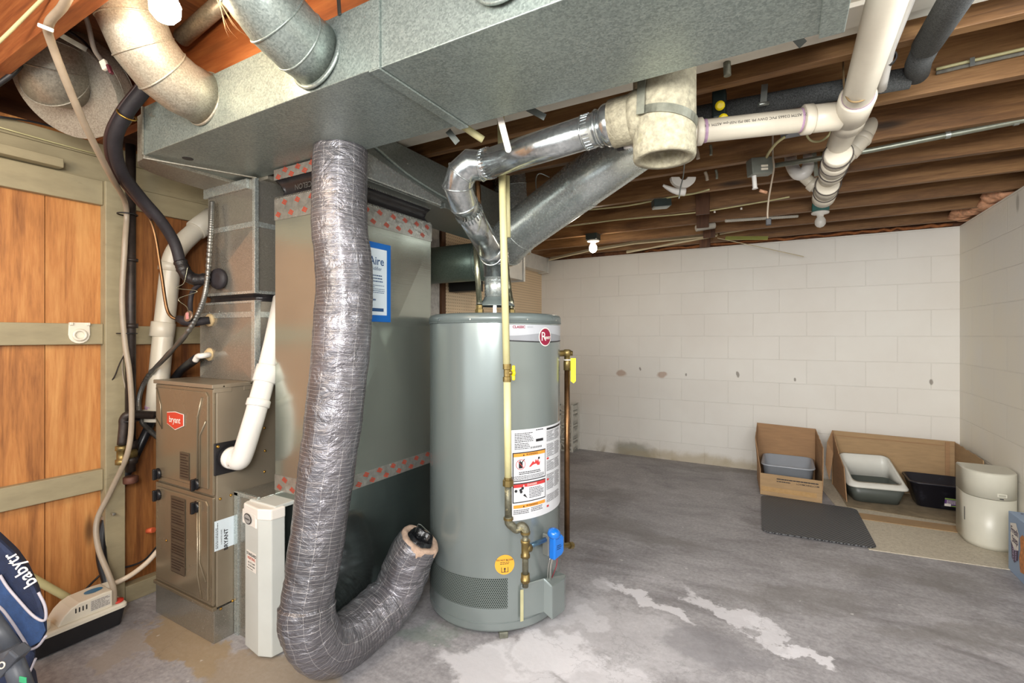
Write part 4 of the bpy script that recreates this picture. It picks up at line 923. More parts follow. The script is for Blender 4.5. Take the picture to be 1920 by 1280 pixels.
m_ = MB(); m_.tube(smoothpath([cc - tt * .012 + Vector((0, 0, -.045)), cc - tt * .014 + Vector((0, 0, -.085)) - nn * .01, pa(-13, .022) + Vector((0, 0, .19))]), .006, 12); m_.build('burner_tube', M_SCREW, wh)
m_ = MB(); m_.tube(smoothpath([cc - tt * .028 + Vector((0, 0, -.045)), cc - tt * .026 + Vector((0, 0, -.09)) - nn * .012, pa(-15, .018) + Vector((0, 0, .19))]), .0028, 8); m_.build('pilot_tube', M_SCREW, wh)
m_ = MB(); m_.tube(smoothpath([cc + tt * .020 + Vector((0, 0, -.045)), cc + tt * .01 + Vector((0, 0, -.09)), pa(-11, .02) + Vector((0, 0, .19))]), .002, 8); m_.build('igniter_wire', paint('wire_red', '8c2f3a', .5), wh)
# draft hood
m_ = MB(); m_.lathe([(.088, 1.325), (.088, 1.332), (.056, 1.352), (.050, 1.366)], HC, n=36, c0=False, c1=False); m_.build('draft_hood', M_WHC, wh)
for a_ in (-60, 60, 180): n_ = Vector((math.cos(math.radians(a_)), math.sin(math.radians(a_)), 0)); MB().obox(HC + n_ * .072 + Vector((0, 0, 1.307)), (.004, .014, .044), n_).build('hood_leg', M_SCREW, wh)
# water lines on top
M_COPPER = paint('aged_copper', '7a5a3c', .35, .9, .25, 14, dirt=('3b3a32', 12, .55, .5)); M_BRASS = paint('brass', '8d7a4c', .4, .75, .2, 20, dirt=('5a4d34', 30, .5, .6)); M_NICKEL = paint('pale_pipe_metal', '9c9c86', .25, .9, .1, 12)
hw = thing('water_line', 'straight metal water pipe rising left of the flue on the heater', 'pipe', HC + Vector((-.1, -.02, 1.29)), 'water pipes on top of the heater')
q = aD(899, 588, 2.12); q.z = 1.286
m_ = MB(); m_.tube([q + Vector((0, 0, .035)), q + Vector((-.010, -.002, .20)), aD(891, 445, 2.12)], .0125, 16); m_.build('pipe', M_NICKEL, hw)
m_ = MB(); m_.lathe([(.019, 0), (.019, .022), (.015, .024), (.015, .040)], q, n=6, smooth=False); m_.build('union', M_BRASS, hw)
m_ = MB(); m_.hoop(q + Vector((0, 0, .048)), (0, 0, 1), .0135, .002); m_.build('solder_ring', M_SCREW, hw)
hw = thing('water_line', 'bent flexible water pipe right of the flue on the heater', 'pipe', HC + Vector((.08, .05, 1.29)), 'water pipes on top of the heater')
q = aD(959, 588, 2.22); q.z = 1.286
m_ = MB(); m_.tube(smoothpath([q + Vector((0, 0, .03)), q + Vector((0, 0, .06)), aD(955, 545, 2.24), aD(950, 500, 2.26), aD(947, 440, 2.28), aD(945, 400, 2.30)]), .0115, 16, fn=lambda l, t, i: 1 + .08 * math.sin(l * 900)); m_.build('pipe', M_NICKEL, hw)
m_ = MB(); m_.lathe([(.018, 0), (.018, .026), (.012, .034)], q, n=6, smooth=False); m_.build('union', M_BRASS, hw)
# relief valve discharge pipe
tp = thing('relief_pipe', 'brass relief valve and long copper discharge pipe at the right side of the heater', 'pipe', (-.862, 2.033, 0.22))
tx, ty = -.862, 2.033
m_ = MB(); m_.lathe([(.0125, .235), (.0125, 1.075)], (tx, ty, 0), n=18); m_.build('copper_pipe', M_COPPER, tp)
m_ = MB(); m_.lathe([(.016, 1.035), (.016, 1.075), (.013, 1.08), (.013, 1.10), (.020, 1.102), (.020, 1.125), (.010, 1.13)], (tx, ty, 0), n=16); m_.cyl((tx - .005, ty - .003, 1.112), (tx - .075, ty - .055, 1.112), .014); m_.cyl((tx, ty, 1.112), (tx + .022, ty + .012, 1.112), .011); m_.build('relief_valve', M_BRASS, tp)
m_ = MB(); m_.hoop((tx, ty, 1.082), (0, 0, 1), .0145, .003); m_.build('white_seal', M_WHT, tp)
M_YTAG = paint('yellow_tag', 'd8d422', .55, 0, .06, 20)
m_ = MB(); P = [(.016, 1.09), (.040, 1.09), (.040, .985), (.030, .975), (.016, .985)]
m_.prism([Vector((tx, ty, 0)) + Vector((RT[0] * a, RT[1] * a, z + .0)) for a, z in P], (-.0006, .001, 0)); m_.build('tag', M_YTAG, tp)
dv_ = thing('drain_valve', 'small brass drain valve low on the heater right side', 'valve', (tx, ty, .20))
q = aD(1050, 1022, 2.05); q2 = aD(1073, 1022, 2.10)
m_ = MB(); m_.cyl(q - (q2 - q) * 1.1, q2, .011); m_.cyl(q2 - (q2 - q) * .25, q2, .015, n=8, smooth=False); m_.build('body', M_BRASS, dv_)
m_ = MB(); m_.cyl(q + Vector((0, 0, .008)), q + Vector((0, 0, .022)), .006); m_.build('knob', M_BRASS, dv_)

# ------------------------------------------------------------------ gas line in front of the heater
M_CREAM = paint('cream_pipe_paint', 'cfc896', .45, .0, .06, 14, dirt=('5b5747', 60, .72, .9)); M_GIRON = paint('weathered_iron', '6f6d5c', .5, .5, .3, 40, dirt=('b9b08a', 50, .55, .8), bump=.4)
gp = thing('gas_pipe', 'cream painted gas pipe with yellow handled valve before the water heater', 'pipe', (-.90, 1.56, .3))
T0 = Vector((-.925, 1.547, 2.06)); T1 = Vector((-.905, 1.558, 1.085)); T2 = Vector((-.903, 1.559, 1.02)); T3 = Vector((-.899, 1.56, .655))
m_ = MB(); m_.cyl(T0, T1, .0135); m_.build('upper_pipe', M_CREAM, gp)
m_ = MB(); m_.cyl(T2, T3, .0135); m_.build('lower_pipe', M_CREAM, gp)
m_ = MB(); m_.lathe([(.0165, 0), (.0165, .018), (.013, .020), (.013, .045), (.0165, .047), (.0165, .066)], T2, n=10, smooth=False); m_.cyl(T2 + Vector((0, 0, .033)), T2 + Vector((RT[0] * .02, RT[1] * .02, .033)), .009); vb = m_.build('ball_valve', M_BRASS, gp)
M_YEL = paint('handle_yellow', 'e8cf18', .35, 0, .04, 10)
hc = T2 + Vector((RT[0] * .024, RT[1] * .024, .033)); m_ = MB(); m_.obox(hc, (.012, .014, .056), (RT[0], RT[1], 0)); m_.lathe([(.013, -.002), (.013, .008)], hc, (-.35, -.9, 0), 16); m_.build('valve_handle', M_YEL, vb, .004)
m_ = MB(); m_.lathe([(.021, 0), (.021, .022), (.016, .024), (.016, .032)], T3 + Vector((0, 0, -.024)), n=8, smooth=False); m_.build('union', M_BRASS, gp)
B_ = Vector((-.898, 1.56, .505)); m_ = MB(); m_.cyl(T3 + Vector((0, 0, -.022)), B_, .0135); m_.build('nipple', M_GIRON, gp)
EL = aD(985, 992, 1.80)
m_ = MB(); m_.tube(smoothpath([B_ + Vector((0, 0, .01)), B_ + Vector((.002, 0, -.012)), B_ + Vector((.016, .006, -.026)), (B_ + EL) / 2 + Vector((0, 0, -.018)), EL + Vector((-.014, -.004, .012)), EL + Vector((0, 0, 0)), EL + Vector((0, 0, -.022))]), .0155, 18); m_.build('elbow', M_GIRON, gp)
for c_ in (B_ + Vector((0, 0, .004)), EL + Vector((0, 0, -.012))): m_ = MB(); m_.band(c_, (0, 0, 1), .0155, .008, .003); m_.build('elbow_band', M_BRASS, gp)
m_ = MB(); m_.cyl(EL + Vector((0, 0, -.01)), EL + Vector((0, 0, -.215)), .0115); m_.build('drip_leg', M_GIRON, gp)
tz = EL + Vector((0, 0, -.040))
m_ = MB(); m_.lathe([(.0175, 0), (.0175, -.010), (.0150, -.012), (.0150, -.052), (.0175, -.054), (.0175, -.064)], tz, n=20); CP = aD(1022, 1011, 1.885)
m_.cyl(tz + Vector((0, 0, -.030)), tz + Vector((0, 0, -.030)) + (CP - tz).normalized() * .026, .0155); m_.build('tee', M_BRASS, gp)
m_ = MB(); m_.cyl(tz + Vector((0, 0, -.030)), CP, .0095); m_.build('branch_pipe', paint('blue_grey_pipe', '5f7f96', .3, .7, .1, 20), gp)
m_ = MB(); m_.lathe([(.016, 0), (.016, -.018), (.0175, -.019), (.0175, -.03), (.012, -.036)], EL + Vector((0, 0, -.165)), n=20); m_.build('cap', M_BRASS, gp)
tag(MB().cyl(aD(951, 330, 1.95), aD(953, 445, 1.95), .010).build('cream_pipe', M_CREAM), 'thin cream pipe directly behind the cream gas pipe', 'pipe')

# ================================================================== INSULATED FLEX DUCT
def foil():
    s = NT('foil_flex_jacket'); a = s.n('Attribute', 1, {'attribute_name': 'tuv'}); sp = s.t.nodes.new('ShaderNodeSeparateXYZ'); s.put(sp.inputs[0], a)
    v = s.co(); wob = s.noise(v, 9, 2)
    L = s.math('ADD', sp.outputs[0], s.math('MULTIPLY', wob, .012)); Th = s.math('ADD', sp.outputs[1], s.math('MULTIPLY', wob, .02))
    def line(q, per, w): return s.rng(s.math('ABSOLUTE', s.math('SUBTRACT', s.math('FRACT', s.math('DIVIDE', q, per)), .5)), 0, w, 1, 0)
    l = s.math('MAXIMUM', line(L, .0130, .05), line(Th, .0546, .016), clamp=True)
    l = s.math('MULTIPLY', l, s.rng(s.noise(v, 22, 2), .3, .5, .3, 1.0))
    crk = s.noise(s.mapping(v, scale=(1, 1, 1.8)), 13.0, 4.0, 0.62, 1.2); big = s.noise(v, 3.0, 3.0)
    s.set(Base_Color=s.mix(l, s.mix(s.rng(big, .35, .65), lin('656468'), lin('807e84')), lin('c3bfbd')), Metallic=s.rng(l, 0, 1, .62, .2), Roughness=s.rng(crk, .3, .7, .27, .42))
    s.b.inputs['Coat Weight'].default_value = .25; s.b.inputs['Coat Roughness'].default_value = .2
    s.bump(crk, .85, .014); return s.m
fx = thing('insulated_flex_duct', 'wrinkled foil insulated flex duct curling on the floor with open end', 'duct', (-1.38, 1.2, 0))
fp = [(-1.372, 1.190, 1.855), (-1.372, 1.185, 1.6), aD(646, 520, 1.715), aD(641, 640, 1.705), aD(629, 760, 1.69), aD(613, 880, 1.67), aD(600, 980, 1.655), aD(586, 1070, 1.63), aD(577, 1130, 1.615), aD(580, 1178, 1.612), aD(606, 1212, 1.66), aD(652, 1196, 1.755),
      aD(703, 1152, 1.86), aD(738, 1118, 1.93), aD(757, 1080, 1.95), aD(768, 1045, 1.94), aD(787, 1012, 1.935)]
FP = smoothpath(fp, 26)
def fw(l, th, i):
    q = Vector((l * 9, math.cos(th) * 1.3, math.sin(th) * 1.3)); bend = 1.0 if l > 1.45 else 0.3
    r = 1 + .035 * mnoise.noise(q) + .016 * mnoise.noise(Vector((l * 30, math.cos(th) * 2.5, math.sin(th) * 2.5))) + .014 * abs(mnoise.noise(Vector((l * 50, math.cos(th) * 1.2 + 7, math.sin(th) * 1.2))))
    r -= bend * .085 * abs(mnoise.noise(Vector((l * 26, math.cos(th) * 2.0 + 3, math.sin(th) * 2.0))))
    return r
m_ = MB(); rad = []
for i in range(len(FP)):
    t = i / (len(FP) - 1); rad.append(.092 + .006 * math.sin(t * 9) + (.006 if .5 < t < .78 else 0) - (.010 * max(0, (t - .9) / .1)))
rr = m_.tube(FP, rad, 64, c1=False, fn=fw); m_.build('foil_jacket', foil(), fx)
ax_e = (FP[-1] - FP[-4]).normalized(); ec = FP[-1]
def irring(rs, zs, seed, n=40, amp=.12):
    u = ax_e.orthogonal().normalized(); v = ax_e.cross(u); out = []
    for r, z in zip(rs, zs): out.append([ec + ax_e * z + (u * math.cos(2 * PI * k / n) + v * math.sin(2 * PI * k / n)) * r * (1 + amp * mnoise.noise(Vector((math.cos(2 * PI * k / n) * 1.6 + seed, math.sin(2 * PI * k / n) * 1.6, z * 20)))) for k in range(n)])
    return out
m_ = MB(); m_.rings(irring((.083, .082, .074, .056, .052, .052), (-.03, .004, .009, .006, -.008, -.05), 1), True, False, False); m_.build('fiberglass_lining', paint('pink_fiberglass', 'b79d8a', .95, 0, .18, 40, bump=.9, bscale=90), fx)
m_ = MB(); m_.rings(irring((.055, .050, .044, .040, .036), (-.015, .022, .018, -.03, -.08), 5, amp=.35), True, False, True); m_.build('inner_liner', paint('black_liner_film', '17181b', .25, .1, .1, 20, bump=.8), fx)

# ================================================================== LEFT WALL PIPES AND LINES
M_PVC = paint('pvc_white', 'cbc3b2', .35, 0, .04, 8, dirt=('b59f86', 9, .7, .4)); M_PVCW = paint('pvc_clean_white', 'e2dfd9', .3, 0, .03, 8); M_PURP = paint('purple_primer', 'a98aa3', .45, 0, .15, 20)
M_FOAMB = paint('black_foam_sleeve', '231f24', .6, 0, .15, 30, bump=.3); M_IRON = paint('black_iron', '3b332f', .45, .4, .25, 30, dirt=('5a4033', 25, .6, .5))
vp = thing('vent_pipe', 'white PVC vent pipe rising behind the furnace left side', 'pipe', aX(290, 780, -2.47))
q = [aD(408, 400, 2.45), aD(372, 428, 2.36), aD(340, 458, 2.30), aD(325, 482, 2.29), aD(319, 510, 2.29), aD(308, 610, 2.25), aD(296, 730, 2.22), aD(290, 790, 2.21)]
m_ = MB(); m_.tube([q[0]] + smoothpath(q[1:5], 6) + q[5:], .042, 28); m_.build('pipe', M_PVC, vp)
def sleeve(par, a, b, r, m, name='coupling'): m_ = MB(); a = Vector(a); b = Vector(b); d_ = (b - a).normalized(); L_ = (b - a).length; m_.lathe([(r - .004, 0), (r, .003), (r, L_ - .003), (r - .004, L_)], a, d_, 28); return m_.build(name, m, par)
sleeve(vp, q[0] + (q[1] - q[0]) * .2, q[0] + (q[1] - q[0]) * 1.15, .049, M_PVC); sleeve(vp, aD(320, 492, 2.29), aD(318, 508, 2.29), .047, M_PVC)
sleeve(vp, aD(307, 604, 2.25), aD(303, 632, 2.245), .049, M_PVC); sleeve(vp, aD(293, 760, 2.215), aD(291, 768, 2.215), .0425, M_PURP, 'primer_ring'); sleeve(vp, aD(291, 768, 2.215), aD(288, 790, 2.21), .049, M_PVC)
cp_ = thing('combustion_pipe', 'white PVC pipe curving out of the furnace side and up', 'pipe', (FX1 + .02, 1.11, .71))
q = [Vector((FX1 + .004, 1.108, .712)), Vector((-1.868, 1.108, .706)), Vector((-1.838, 1.113, .720)), aD(474, 792, 1.872), aD(484, 757, 1.885), aD(500, 700, 1.925), aD(514, 640, 1.97), aD(530, 560, 2.05)]
m_ = MB(); m_.tube([q[0]] + smoothpath(q[1:5], 8) + q[5:], .0375, 28); m_.build('pipe', M_PVCW, cp_)
sleeve(cp_, q[0] + Vector((.006, 0, 0)), q[0] + Vector((.040, 0, 0)), .043, M_PVCW); dd_ = (q[5] - q[4]).normalized(); sleeve(cp_, q[4] - dd_ * .012, q[4] + dd_ * .018, .043, M_PVCW); sleeve(cp_, q[4] + dd_ * .085, q[4] + dd_ * .155, .044, M_PVCW)
m_ = MB(); m_.band(q[0] + Vector((.01, 0, 0)), (1, 0, 0), .043, .014, .003); m_.build('clamp', M_BLACKR, cp_)
# refrigerant suction line
sl = thing('refrigerant_line', 'thick black insulated refrigerant line bending down to the plenum', 'pipe', aD(345, 500, 2.12))
q = [aD(312, 90, 1.60), aD(282, 152, 1.65), aD(238, 210, 1.68), aD(216, 262, 1.72), aD(226, 318, 1.80), aD(262, 368, 1.92), aD(300, 412, 2.0), aD(327, 455, 2.06), aD(340, 500, 2.08)]
m_ = MB(); m_.tube(smoothpath(q, 10), .022, 20); m_.build('insulation_sleeve', M_FOAMB, sl)
m_ = MB(); q2 = [aD(338, 490, 2.08), aD(348, 512, 2.08), aD(366, 524, 2.08), aD(395, 522, 2.085)]; m_.tube(smoothpath(q2, 8), [.026 + .005 * mnoise.noise(Vector((i * .7, 0, 0))) for i in range(25)], 18); m_.build('taped_elbow', paint('black_tape', '1c1a1c', .4, 0, .1, 30, bump=.6), sl)
m_ = MB(); m_.lathe([(.022, 0), (.042, .004), (.046, .014), (.040, .026), (.02, .03)], aY(404, 522, 1.165), (-.2, 1, 0), 24); m_.build('wall_grommet', M_FOAMB, sl)
m_ = MB(); m_.tube(smoothpath([a + Vector((-.02, -.018, .0)) for a in q[:7]], 8), .009, 10); m_.build('control_cable', paint('dark_brown_cable', '33211f', .4), sl)
m_ = MB(); m_.hoop(q[2] + Vector((0, 0, -.01)), q[3] - q[2], .028, .003); m_.build('clamp', M_BRASSS, sl)
ll = thing('liquid_line', 'thin copper refrigerant line with a round brass tag', 'pipe', aX(318, 590, -2.35))
m_ = MB(); m_.tube(smoothpath([aD(262, 375, 2.0), aD(288, 430, 2.05), aD(302, 510, 2.07), aD(312, 575, 2.08), aD(322, 594, 2.08), aD(336, 598, 2.09)], 8), .0065, 12); m_.build('pipe', M_COPPER, ll)
m_ = MB(); m_.tube([aD(334, 597, 2.08), aD(345, 601, 2.07), aD(362, 604, 2.07), aD(393, 600, 2.10)], [.014, .020, .020, .016], 14); m_.build('insulated_valve', M_FOAMB, ll)
m_ = MB(); m_.lathe([(.024, 0), (.024, .006)], aD(355, 593, 2.045), (0.1, -1, .25), 24); m_.build('brass_tag', paint('tag_metal', '9c8a78', .35, .7), ll)
m_ = MB(); m_.box(0, 0.001, 0, .001, 0, .001) if False else m_.obox(aD(351, 592, 2.036), (.02, .002, .028), (1, 0, .1)); m_.build('pink_sticker', paint('pink', 'cf8f8f', .5), ll)
m_ = MB(); m_.lathe([(.030, 0), (.028, .012), (.018, .020)], aY(396, 600, PY0), (0, -1, 0), 9); m_.build('putty_seal', paint('cream_putty', 'cdb489', .8, 0, .1, 40, bump=.5), ll)
m_ = MB(); m_.tube(smoothpath([aD(378, 530, 2.08), aD(362, 545, 2.09), aD(357, 565, 2.09), aD(357, 590, 2.07)], 6), .010, 12); m_.build('equalizer_sleeve', M_FOAMB, ll)
m_ = MB(); m_.tube(smoothpath([aD(352, 500, 2.05), aD(345, 530, 2.05), aD(332, 540, 2.05), aD(370, 546, 2.05), aD(335, 560, 2.05), aD(350, 575, 2.05), aD(355, 590, 2.04)], 8), .0017, 6); m_.build('capillary_tube', M_NICKEL, ll)
cd = thing('condensate_elbow', 'small white PVC drain elbow on the lower plenum', 'pipe', aY(385, 666, 1.17))
m_ = MB(); m_.tube(smoothpath([aY(394, 664, PY0 + .01), aY(390, 665, 1.175), aD(378, 667, 2.07), aD(371, 668, 2.08), aD(366, 676, 2.09)], 5), .012, 14); m_.build('pipe', M_PVCW, cd)
m_ = MB(); m_.lathe([(.032, 0), (.028, .010), (.018, .020)], aY(395, 664, PY0), (0, -1, 0), 9); m_.build('putty_seal', MC['cream_putty'], cd)
# vertical iron pipe and valve
ip = thing('iron_gas_pipe', 'black iron vertical gas pipe on the cedar wall with brass valve', 'pipe', aX(245, 905, -2.5))
xx = -2.50; A_ = aX(248, 335, xx); B2 = aX(245, 905, xx)
m_ = MB(); m_.cyl(Vector((B2.x, B2.y, 2.03)), Vector((B2.x, B2.y, B2.z + .05)), .019, n=20); m_.build('pipe', M_IRON, ip)
m_ = MB(); m_.lathe([(.026, 0), (.028, .004), (.028, .026), (.022, .030)], B2, n=20); m_.build('cap', paint('rusty_cap', '5f3c30', .6, .3, .2, 30), ip)
for z_, w_ in ((aX(245, 845, xx).z, .045), (aX(245, 868, xx).z, .03), (aX(245, 615, xx).z, .02), (aX(245, 490, xx).z, .012)): m_ = MB(); m_.lathe([(.027, 0), (.027, w_)], (B2.x, B2.y, z_), n=20); m_.build('coupling', M_IRON, ip)
vq = aX(235, 850, xx); m_ = MB(); m_.lathe([(.018, 0), (.024, .002), (.024, .022), (.019, .024), (.019, .06), (.024, .062), (.024, .080), (.018, .082)], vq + Vector((.02, -.02, -.04)), n=16); m_.cyl(vq + Vector((.02, -.02, .0)), vq + Vector((.02, .03, .0)), .020); m_.build('valve_body', M_BRASS, ip)
m_ = MB(); m_.tube(smoothpath([vq + Vector((.02, -.02, .045)), aX(232, 800, xx + .02), aX(233, 785, xx + .02), aX(245, 777, xx + .03), aX(290, 778, xx + .03)], 6), .018, 18); m_.build('side_pipe', M_IRON, ip)
def line(name, label, cat, pts, r, m, k=8, n=12, group=None, **kw):
    m_ = MB(); m_.tube(smoothpath(pts, k), r, n, **kw); return tag(m_.build(name, m), label, cat, group)
M_TUBEB = paint('clouded_tube', '9c8e7c', .4, 0, .1, 14); M_BLKH = paint('black_hose', '1d1e22', .35, 0, .1, 14)
PUX = -2.43
line('drain_tube', 'cloudy beige drain tube from the ceiling down to the pump', 'tube', [aD(145, -40, 1.12), aD(118, 12, 1.19), aD(92, 45, 1.25), aD(98, 85, 1.32), aD(155, 225, 1.50), aD(205, 325, 1.74), aD(236, 385, 2.06), aD(234, 460, 2.07), aD(229, 560, 2.07), aD(234, 640, 2.07), aD(243, 700, 2.07), aD(247, 780, 2.07), aD(239, 850, 2.06), aD(208, 920, 2.06), aD(182, 975, 2.03), aD(184, 1025, 2.0), aD(203, 1075, 1.98), aD(213, 1105, 1.975), aD(213, 1140, 1.97)], .0105, M_TUBEB, 8, 14, squash=(.75, 1.0))
bh = line('drain_hose', 'black drain hose slanting from the plenum behind the furnace to the pump', 'hose', [aD(368, 672, 2.12), aD(335, 700, 2.28), aD(300, 755, 2.30), aD(270, 820, 2.2), aD(222, 920, 2.14), aD(196, 985, 2.10), aD(190, 1040, 2.07), aD(200, 1085, 2.06), aD(204, 1102, 2.05)], .019, M_BLKH)
cl_ = thing('hose_clamp', 'shiny hose clamp on the black drain hose', 'clamp', aD(200, 968, 2.11)); m_ = MB(); m_.band(aD(200, 968, 2.11), (.25, .1, 1), .0195, .014, .002); m_.build('band', M_SCREW, cl_); m_ = MB(); m_.obox(aD(212, 963, 2.085), (.022, .012, .010)); m_.build('screw', M_SCREW, cl_, .002)
tag(MB().tube([aD(201, 1092, 2.05), aD(204, 1112, 2.04)], .024, 16) and None or (lambda mb: (mb.tube([aD(201, 1090, 2.05), aD(204, 1114, 2.04)], .024, 16), mb.build('pipe_socket', M_PVC))[1])(MB()), 'white pipe socket below the black drain hose', 'socket')
line('clear_tube', 'clear vinyl tube from the furnace towards the pump', 'tube', [aD(296, 1032, 2.12), aD(275, 1055, 2.10), aD(245, 1078, 2.07), aD(216, 1093, 2.04)], .0105, paint('clear_vinyl', 'cfc0ac', .15, 0, .05, 10))
line('power_cable', 'thin black power cable crossing behind the drain tube', 'cable', [aD(296, 1022, 2.16), aD(270, 1050, 2.16), aD(235, 1063, 2.15), aD(205, 1064, 2.12), aD(180, 1085, 2.08), aD(160, 1105, 2.04), aD(142, 1122, 2.02)], .004, M_BLACKR)
line('power_cable', 'second black cable looping down to the pump', 'cable', [aD(196, 1060, 2.12), aD(172, 1080, 2.1), aD(160, 1100, 2.08), aD(150, 1115, 2.04), aD(146, 1124, 2.01)], .004, M_BLACKR)
line('drain_pipe', 'thin cream drain pipe sloping behind the pump', 'pipe', [aX(30, 1065, -2.54), aX(85, 1097, -2.54), aX(145, 1130, -2.54)], .014, M_CREAM, 2)
line('flexible_conduit', 'grey corrugated metal conduit along the plenum edge', 'conduit', [aD(398, 378, 2.08), aD(396, 420, 2.07), aD(393, 470, 2.06), aD(388, 530, 2.05), aD(377, 575, 2.05), aD(352, 622, 2.06), aD(312, 668, 2.12), aD(278, 705, 2.18), aD(261, 745, 2.18), aD(264, 785, 2.16), aD(280, 805, 2.2), aD(296, 820, 2.24)], .0105, paint('conduit_zinc', '7d7c78', .35, .8, .1, 20), 26, 12, fn=lambda l, t, i: 1 + .14 * math.sin(l * 900))
line('thermostat_wire', 'thin dark wire hanging over the beige post', 'wire', [aD(242, 650, 2.1), aD(225, 680, 2.1), aD(215, 705, 2.1), aD(205, 718, 2.1)], .0025, M_IRON)
line('control_wire', 'thin pale wire running down beside the beige drain tube', 'wire', [aD(228, 345, 2.16), aD(226, 420, 2.17), aD(229, 520, 2.17), aD(236, 600, 2.15), aD(243, 625, 2.14), aD(232, 660, 2.13), aD(230, 700, 2.13), aD(240, 745, 2.14)], .0028, M_TUBEB)
for k, (px, py, lab) in enumerate(((242, 402, 'upper black cable tie around tube and iron pipe'), (241, 625, 'middle black cable tie around tube and iron pipe'), (247, 788, 'lower black cable tie around tube and iron pipe'))):
    m_ = MB(); m_.hoop(aD(px - 3, py, 2.10), (0, 0, 1), .035, .003); tag(m_.build('cable_tie', M_BLACKR), lab, 'cable tie', 'cable ties on the tube')
tag(MB().obox(aX(275, 880, -2.56), (.006, .11, .075)).build('wood_scrap', M_BEIGE, bevel=.002), 'beige board offcut behind the furnace edge', 'board') if False else None
# white swivel hook on the rail
wk = thing('wall_hook', 'cream plastic ring hook screwed to the middle rail', 'hook', (WX + .034, .861, 1.16))
c = Vector((WX + .0325, .861, 1.205)); M_CR2 = paint('cream_plastic', 'e3dccb', .35, 0, .03, 8)
m_ = MB(); P = [(-.034, .042), (.034, .042), (.036, -.01)] + [(.035 * math.cos(t * PI / 8), -.012 + -.034 * math.sin(t * PI / 8)) for t in range(9)] + [(-.036, -.01)]
m_.prism([c + Vector((0, a, b)) for a, b in P], (.006, 0, 0)); m_.build('plate', M_CR2, wk, .002)
m_ = MB(); m_.hoop(c + Vector((.010, 0, -.010)), (1, 0, 0), .020, .006); m_.build('ring', M_CR2, wk)
m_ = MB(); m_.box(c.x + .004, c.x + .014, c.y - .034, c.y - .022, c.z + .03, c.z + .042); m_.build('hinge_lug', M_CR2, wk, .002); m_ = MB(); m_.box(c.x + .004, c.x + .014, c.y + .022, c.y + .034, c.z + .03, c.z + .042); m_.build('hinge_lug', M_CR2, wk, .002)
# overhead left: wires, clip, strap
line('electric_wire', 'cream wire stapled to the red joist in the top left corner', 'wire', [aD(-40, 110, 1.36), aD(0, 77, 1.34), aD(82, -4, 1.28), aD(110, -30, 1.26)], .0045, M_CREAM, 4)
line('electric_cable', 'grey cable hanging down to the small clip connector', 'cable', [aD(140, -30, 1.35), aD(150, 0, 1.36), aD(165, 45, 1.40), aD(176, 90, 1.44), aD(190, 113, 1.47)], .0065, paint('grey_cable', '7d756c', .45))
line('electric_cable', 'black cable curving in from the left edge under the red joist', 'cable', [aD(-30, 175, 1.55), aD(5, 152, 1.55), aD(32, 130, 1.56), aD(46, 105, 1.6), aD(52, 85, 1.66)], .008, M_BLACKR)
line('electric_cable', 'thin black cable looping behind the beige tube', 'cable', [aD(97, 57, 1.6), aD(120, 56, 1.6), aD(150, 72, 1.62), aD(170, 92, 1.62), aD(186, 112, 1.55)], .004, M_BLACKR)
line('string_line', 'cream cord strung along the beige top plate', 'cord', [aX(-20, 233, WX + .02), aX(100, 267, WX + .02), aX(205, 295, WX + .02)], .0022, M_CREAM, 2)
line('ground_wire', 'black wire lying along the left wall top plate', 'wire', [aX(-20, 216, WX + .03), aX(60, 228, WX + .03), aX(120, 243, WX + .03), aX(200, 262, WX + .03)], .004, M_BLACKR, 3)
ck = thing('wire_clip', 'small cream and maroon wire clip by the round elbow duct', 'clip', aD(198, 120, 1.46))
m_ = MB(); m_.obox(aD(196, 122, 1.46), (.020, .012, .030), (1, .4, .5)); m_.build('body', M_CR2, ck, .003); m_ = MB(); m_.obox(aD(206, 130, 1.455), (.008, .012, .030), (1, .4, .5)); m_.build('jaw', paint('maroon_plastic', '5f2a33', .4), ck, .002)
ws = MB(); ws.bar(aD(73, 47, 1.235), aD(98, 57, 1.235), .010, .010, ray(80, 50)); tag(ws.build('cable_staple', M_PVCW, bevel=.002), 'white plastic strap holding the beige tube at the red joist', 'strap')
tag(MB().bar(aD(98, 57, 1.36), aD(162, 93, 1.45), .014, .003, ray(130, 70)).build('metal_strap', M_SCREW), 'bright metal strap across the far left round duct', 'strap')

# ------------------------------------------------------------------ condensate pump
cpn = thing('condensate_pump', 'cream and black condensate pump on the floor by the cedar wall', 'pump', (-2.43, .81, 0))
X0, X1, Y0, Y1 = -2.50, -2.368, .655, .950
def loft_rr(specs, smooth=False):
    m_ = MB(); m_.rings([m_.rrect(a, b, c_, d_, r, z) for a, b, c_, d_, r, z in specs], smooth); return m_
loft_rr([(X0 + .012, X1 - .012, Y0 + .012, Y1 - .012, .015, 0.006), (X0, X1, Y0, Y1, .018, .078)]).build('tank', M_BLACKR, cpn)
loft_rr([(X0 - .004, X1 + .004, Y0 - .004, Y1 + .004, .02, .076), (X0 - .004, X1 + .004, Y0 - .004, Y1 + .004, .02, .088), (X0 + .002, X1 - .002, Y0 + .002, Y1 - .002, .018, .094)]).build('lid', M_CR2, cpn)
prof = [(.735, .092), (.742, .108), (.755, .128), (.775, .146), (.80, .156), (.875, .160), (.905, .158), (.905, .092)]
m_ = MB(); m_.prism([(X0 + .012, y, z) for y, z in prof], (X1 - X0 - .022, 0, 0)); m_.build('motor_cover', M_CR2, cpn, .004)
m_ = MB(); m_.lathe([(.030, .092), (.029, .118), (.024, .122)], (-2.415, .695, 0), n=24); m_.build('float_cap', M_CR2, cpn)
m_ = MB(); m_.lathe([(.022, .094), (.022, .101), (.010, .102)], (-2.400, .928, 0), n=24); m_.build('red_cap', paint('cap_red', 'cf3a2c', .4), cpn)
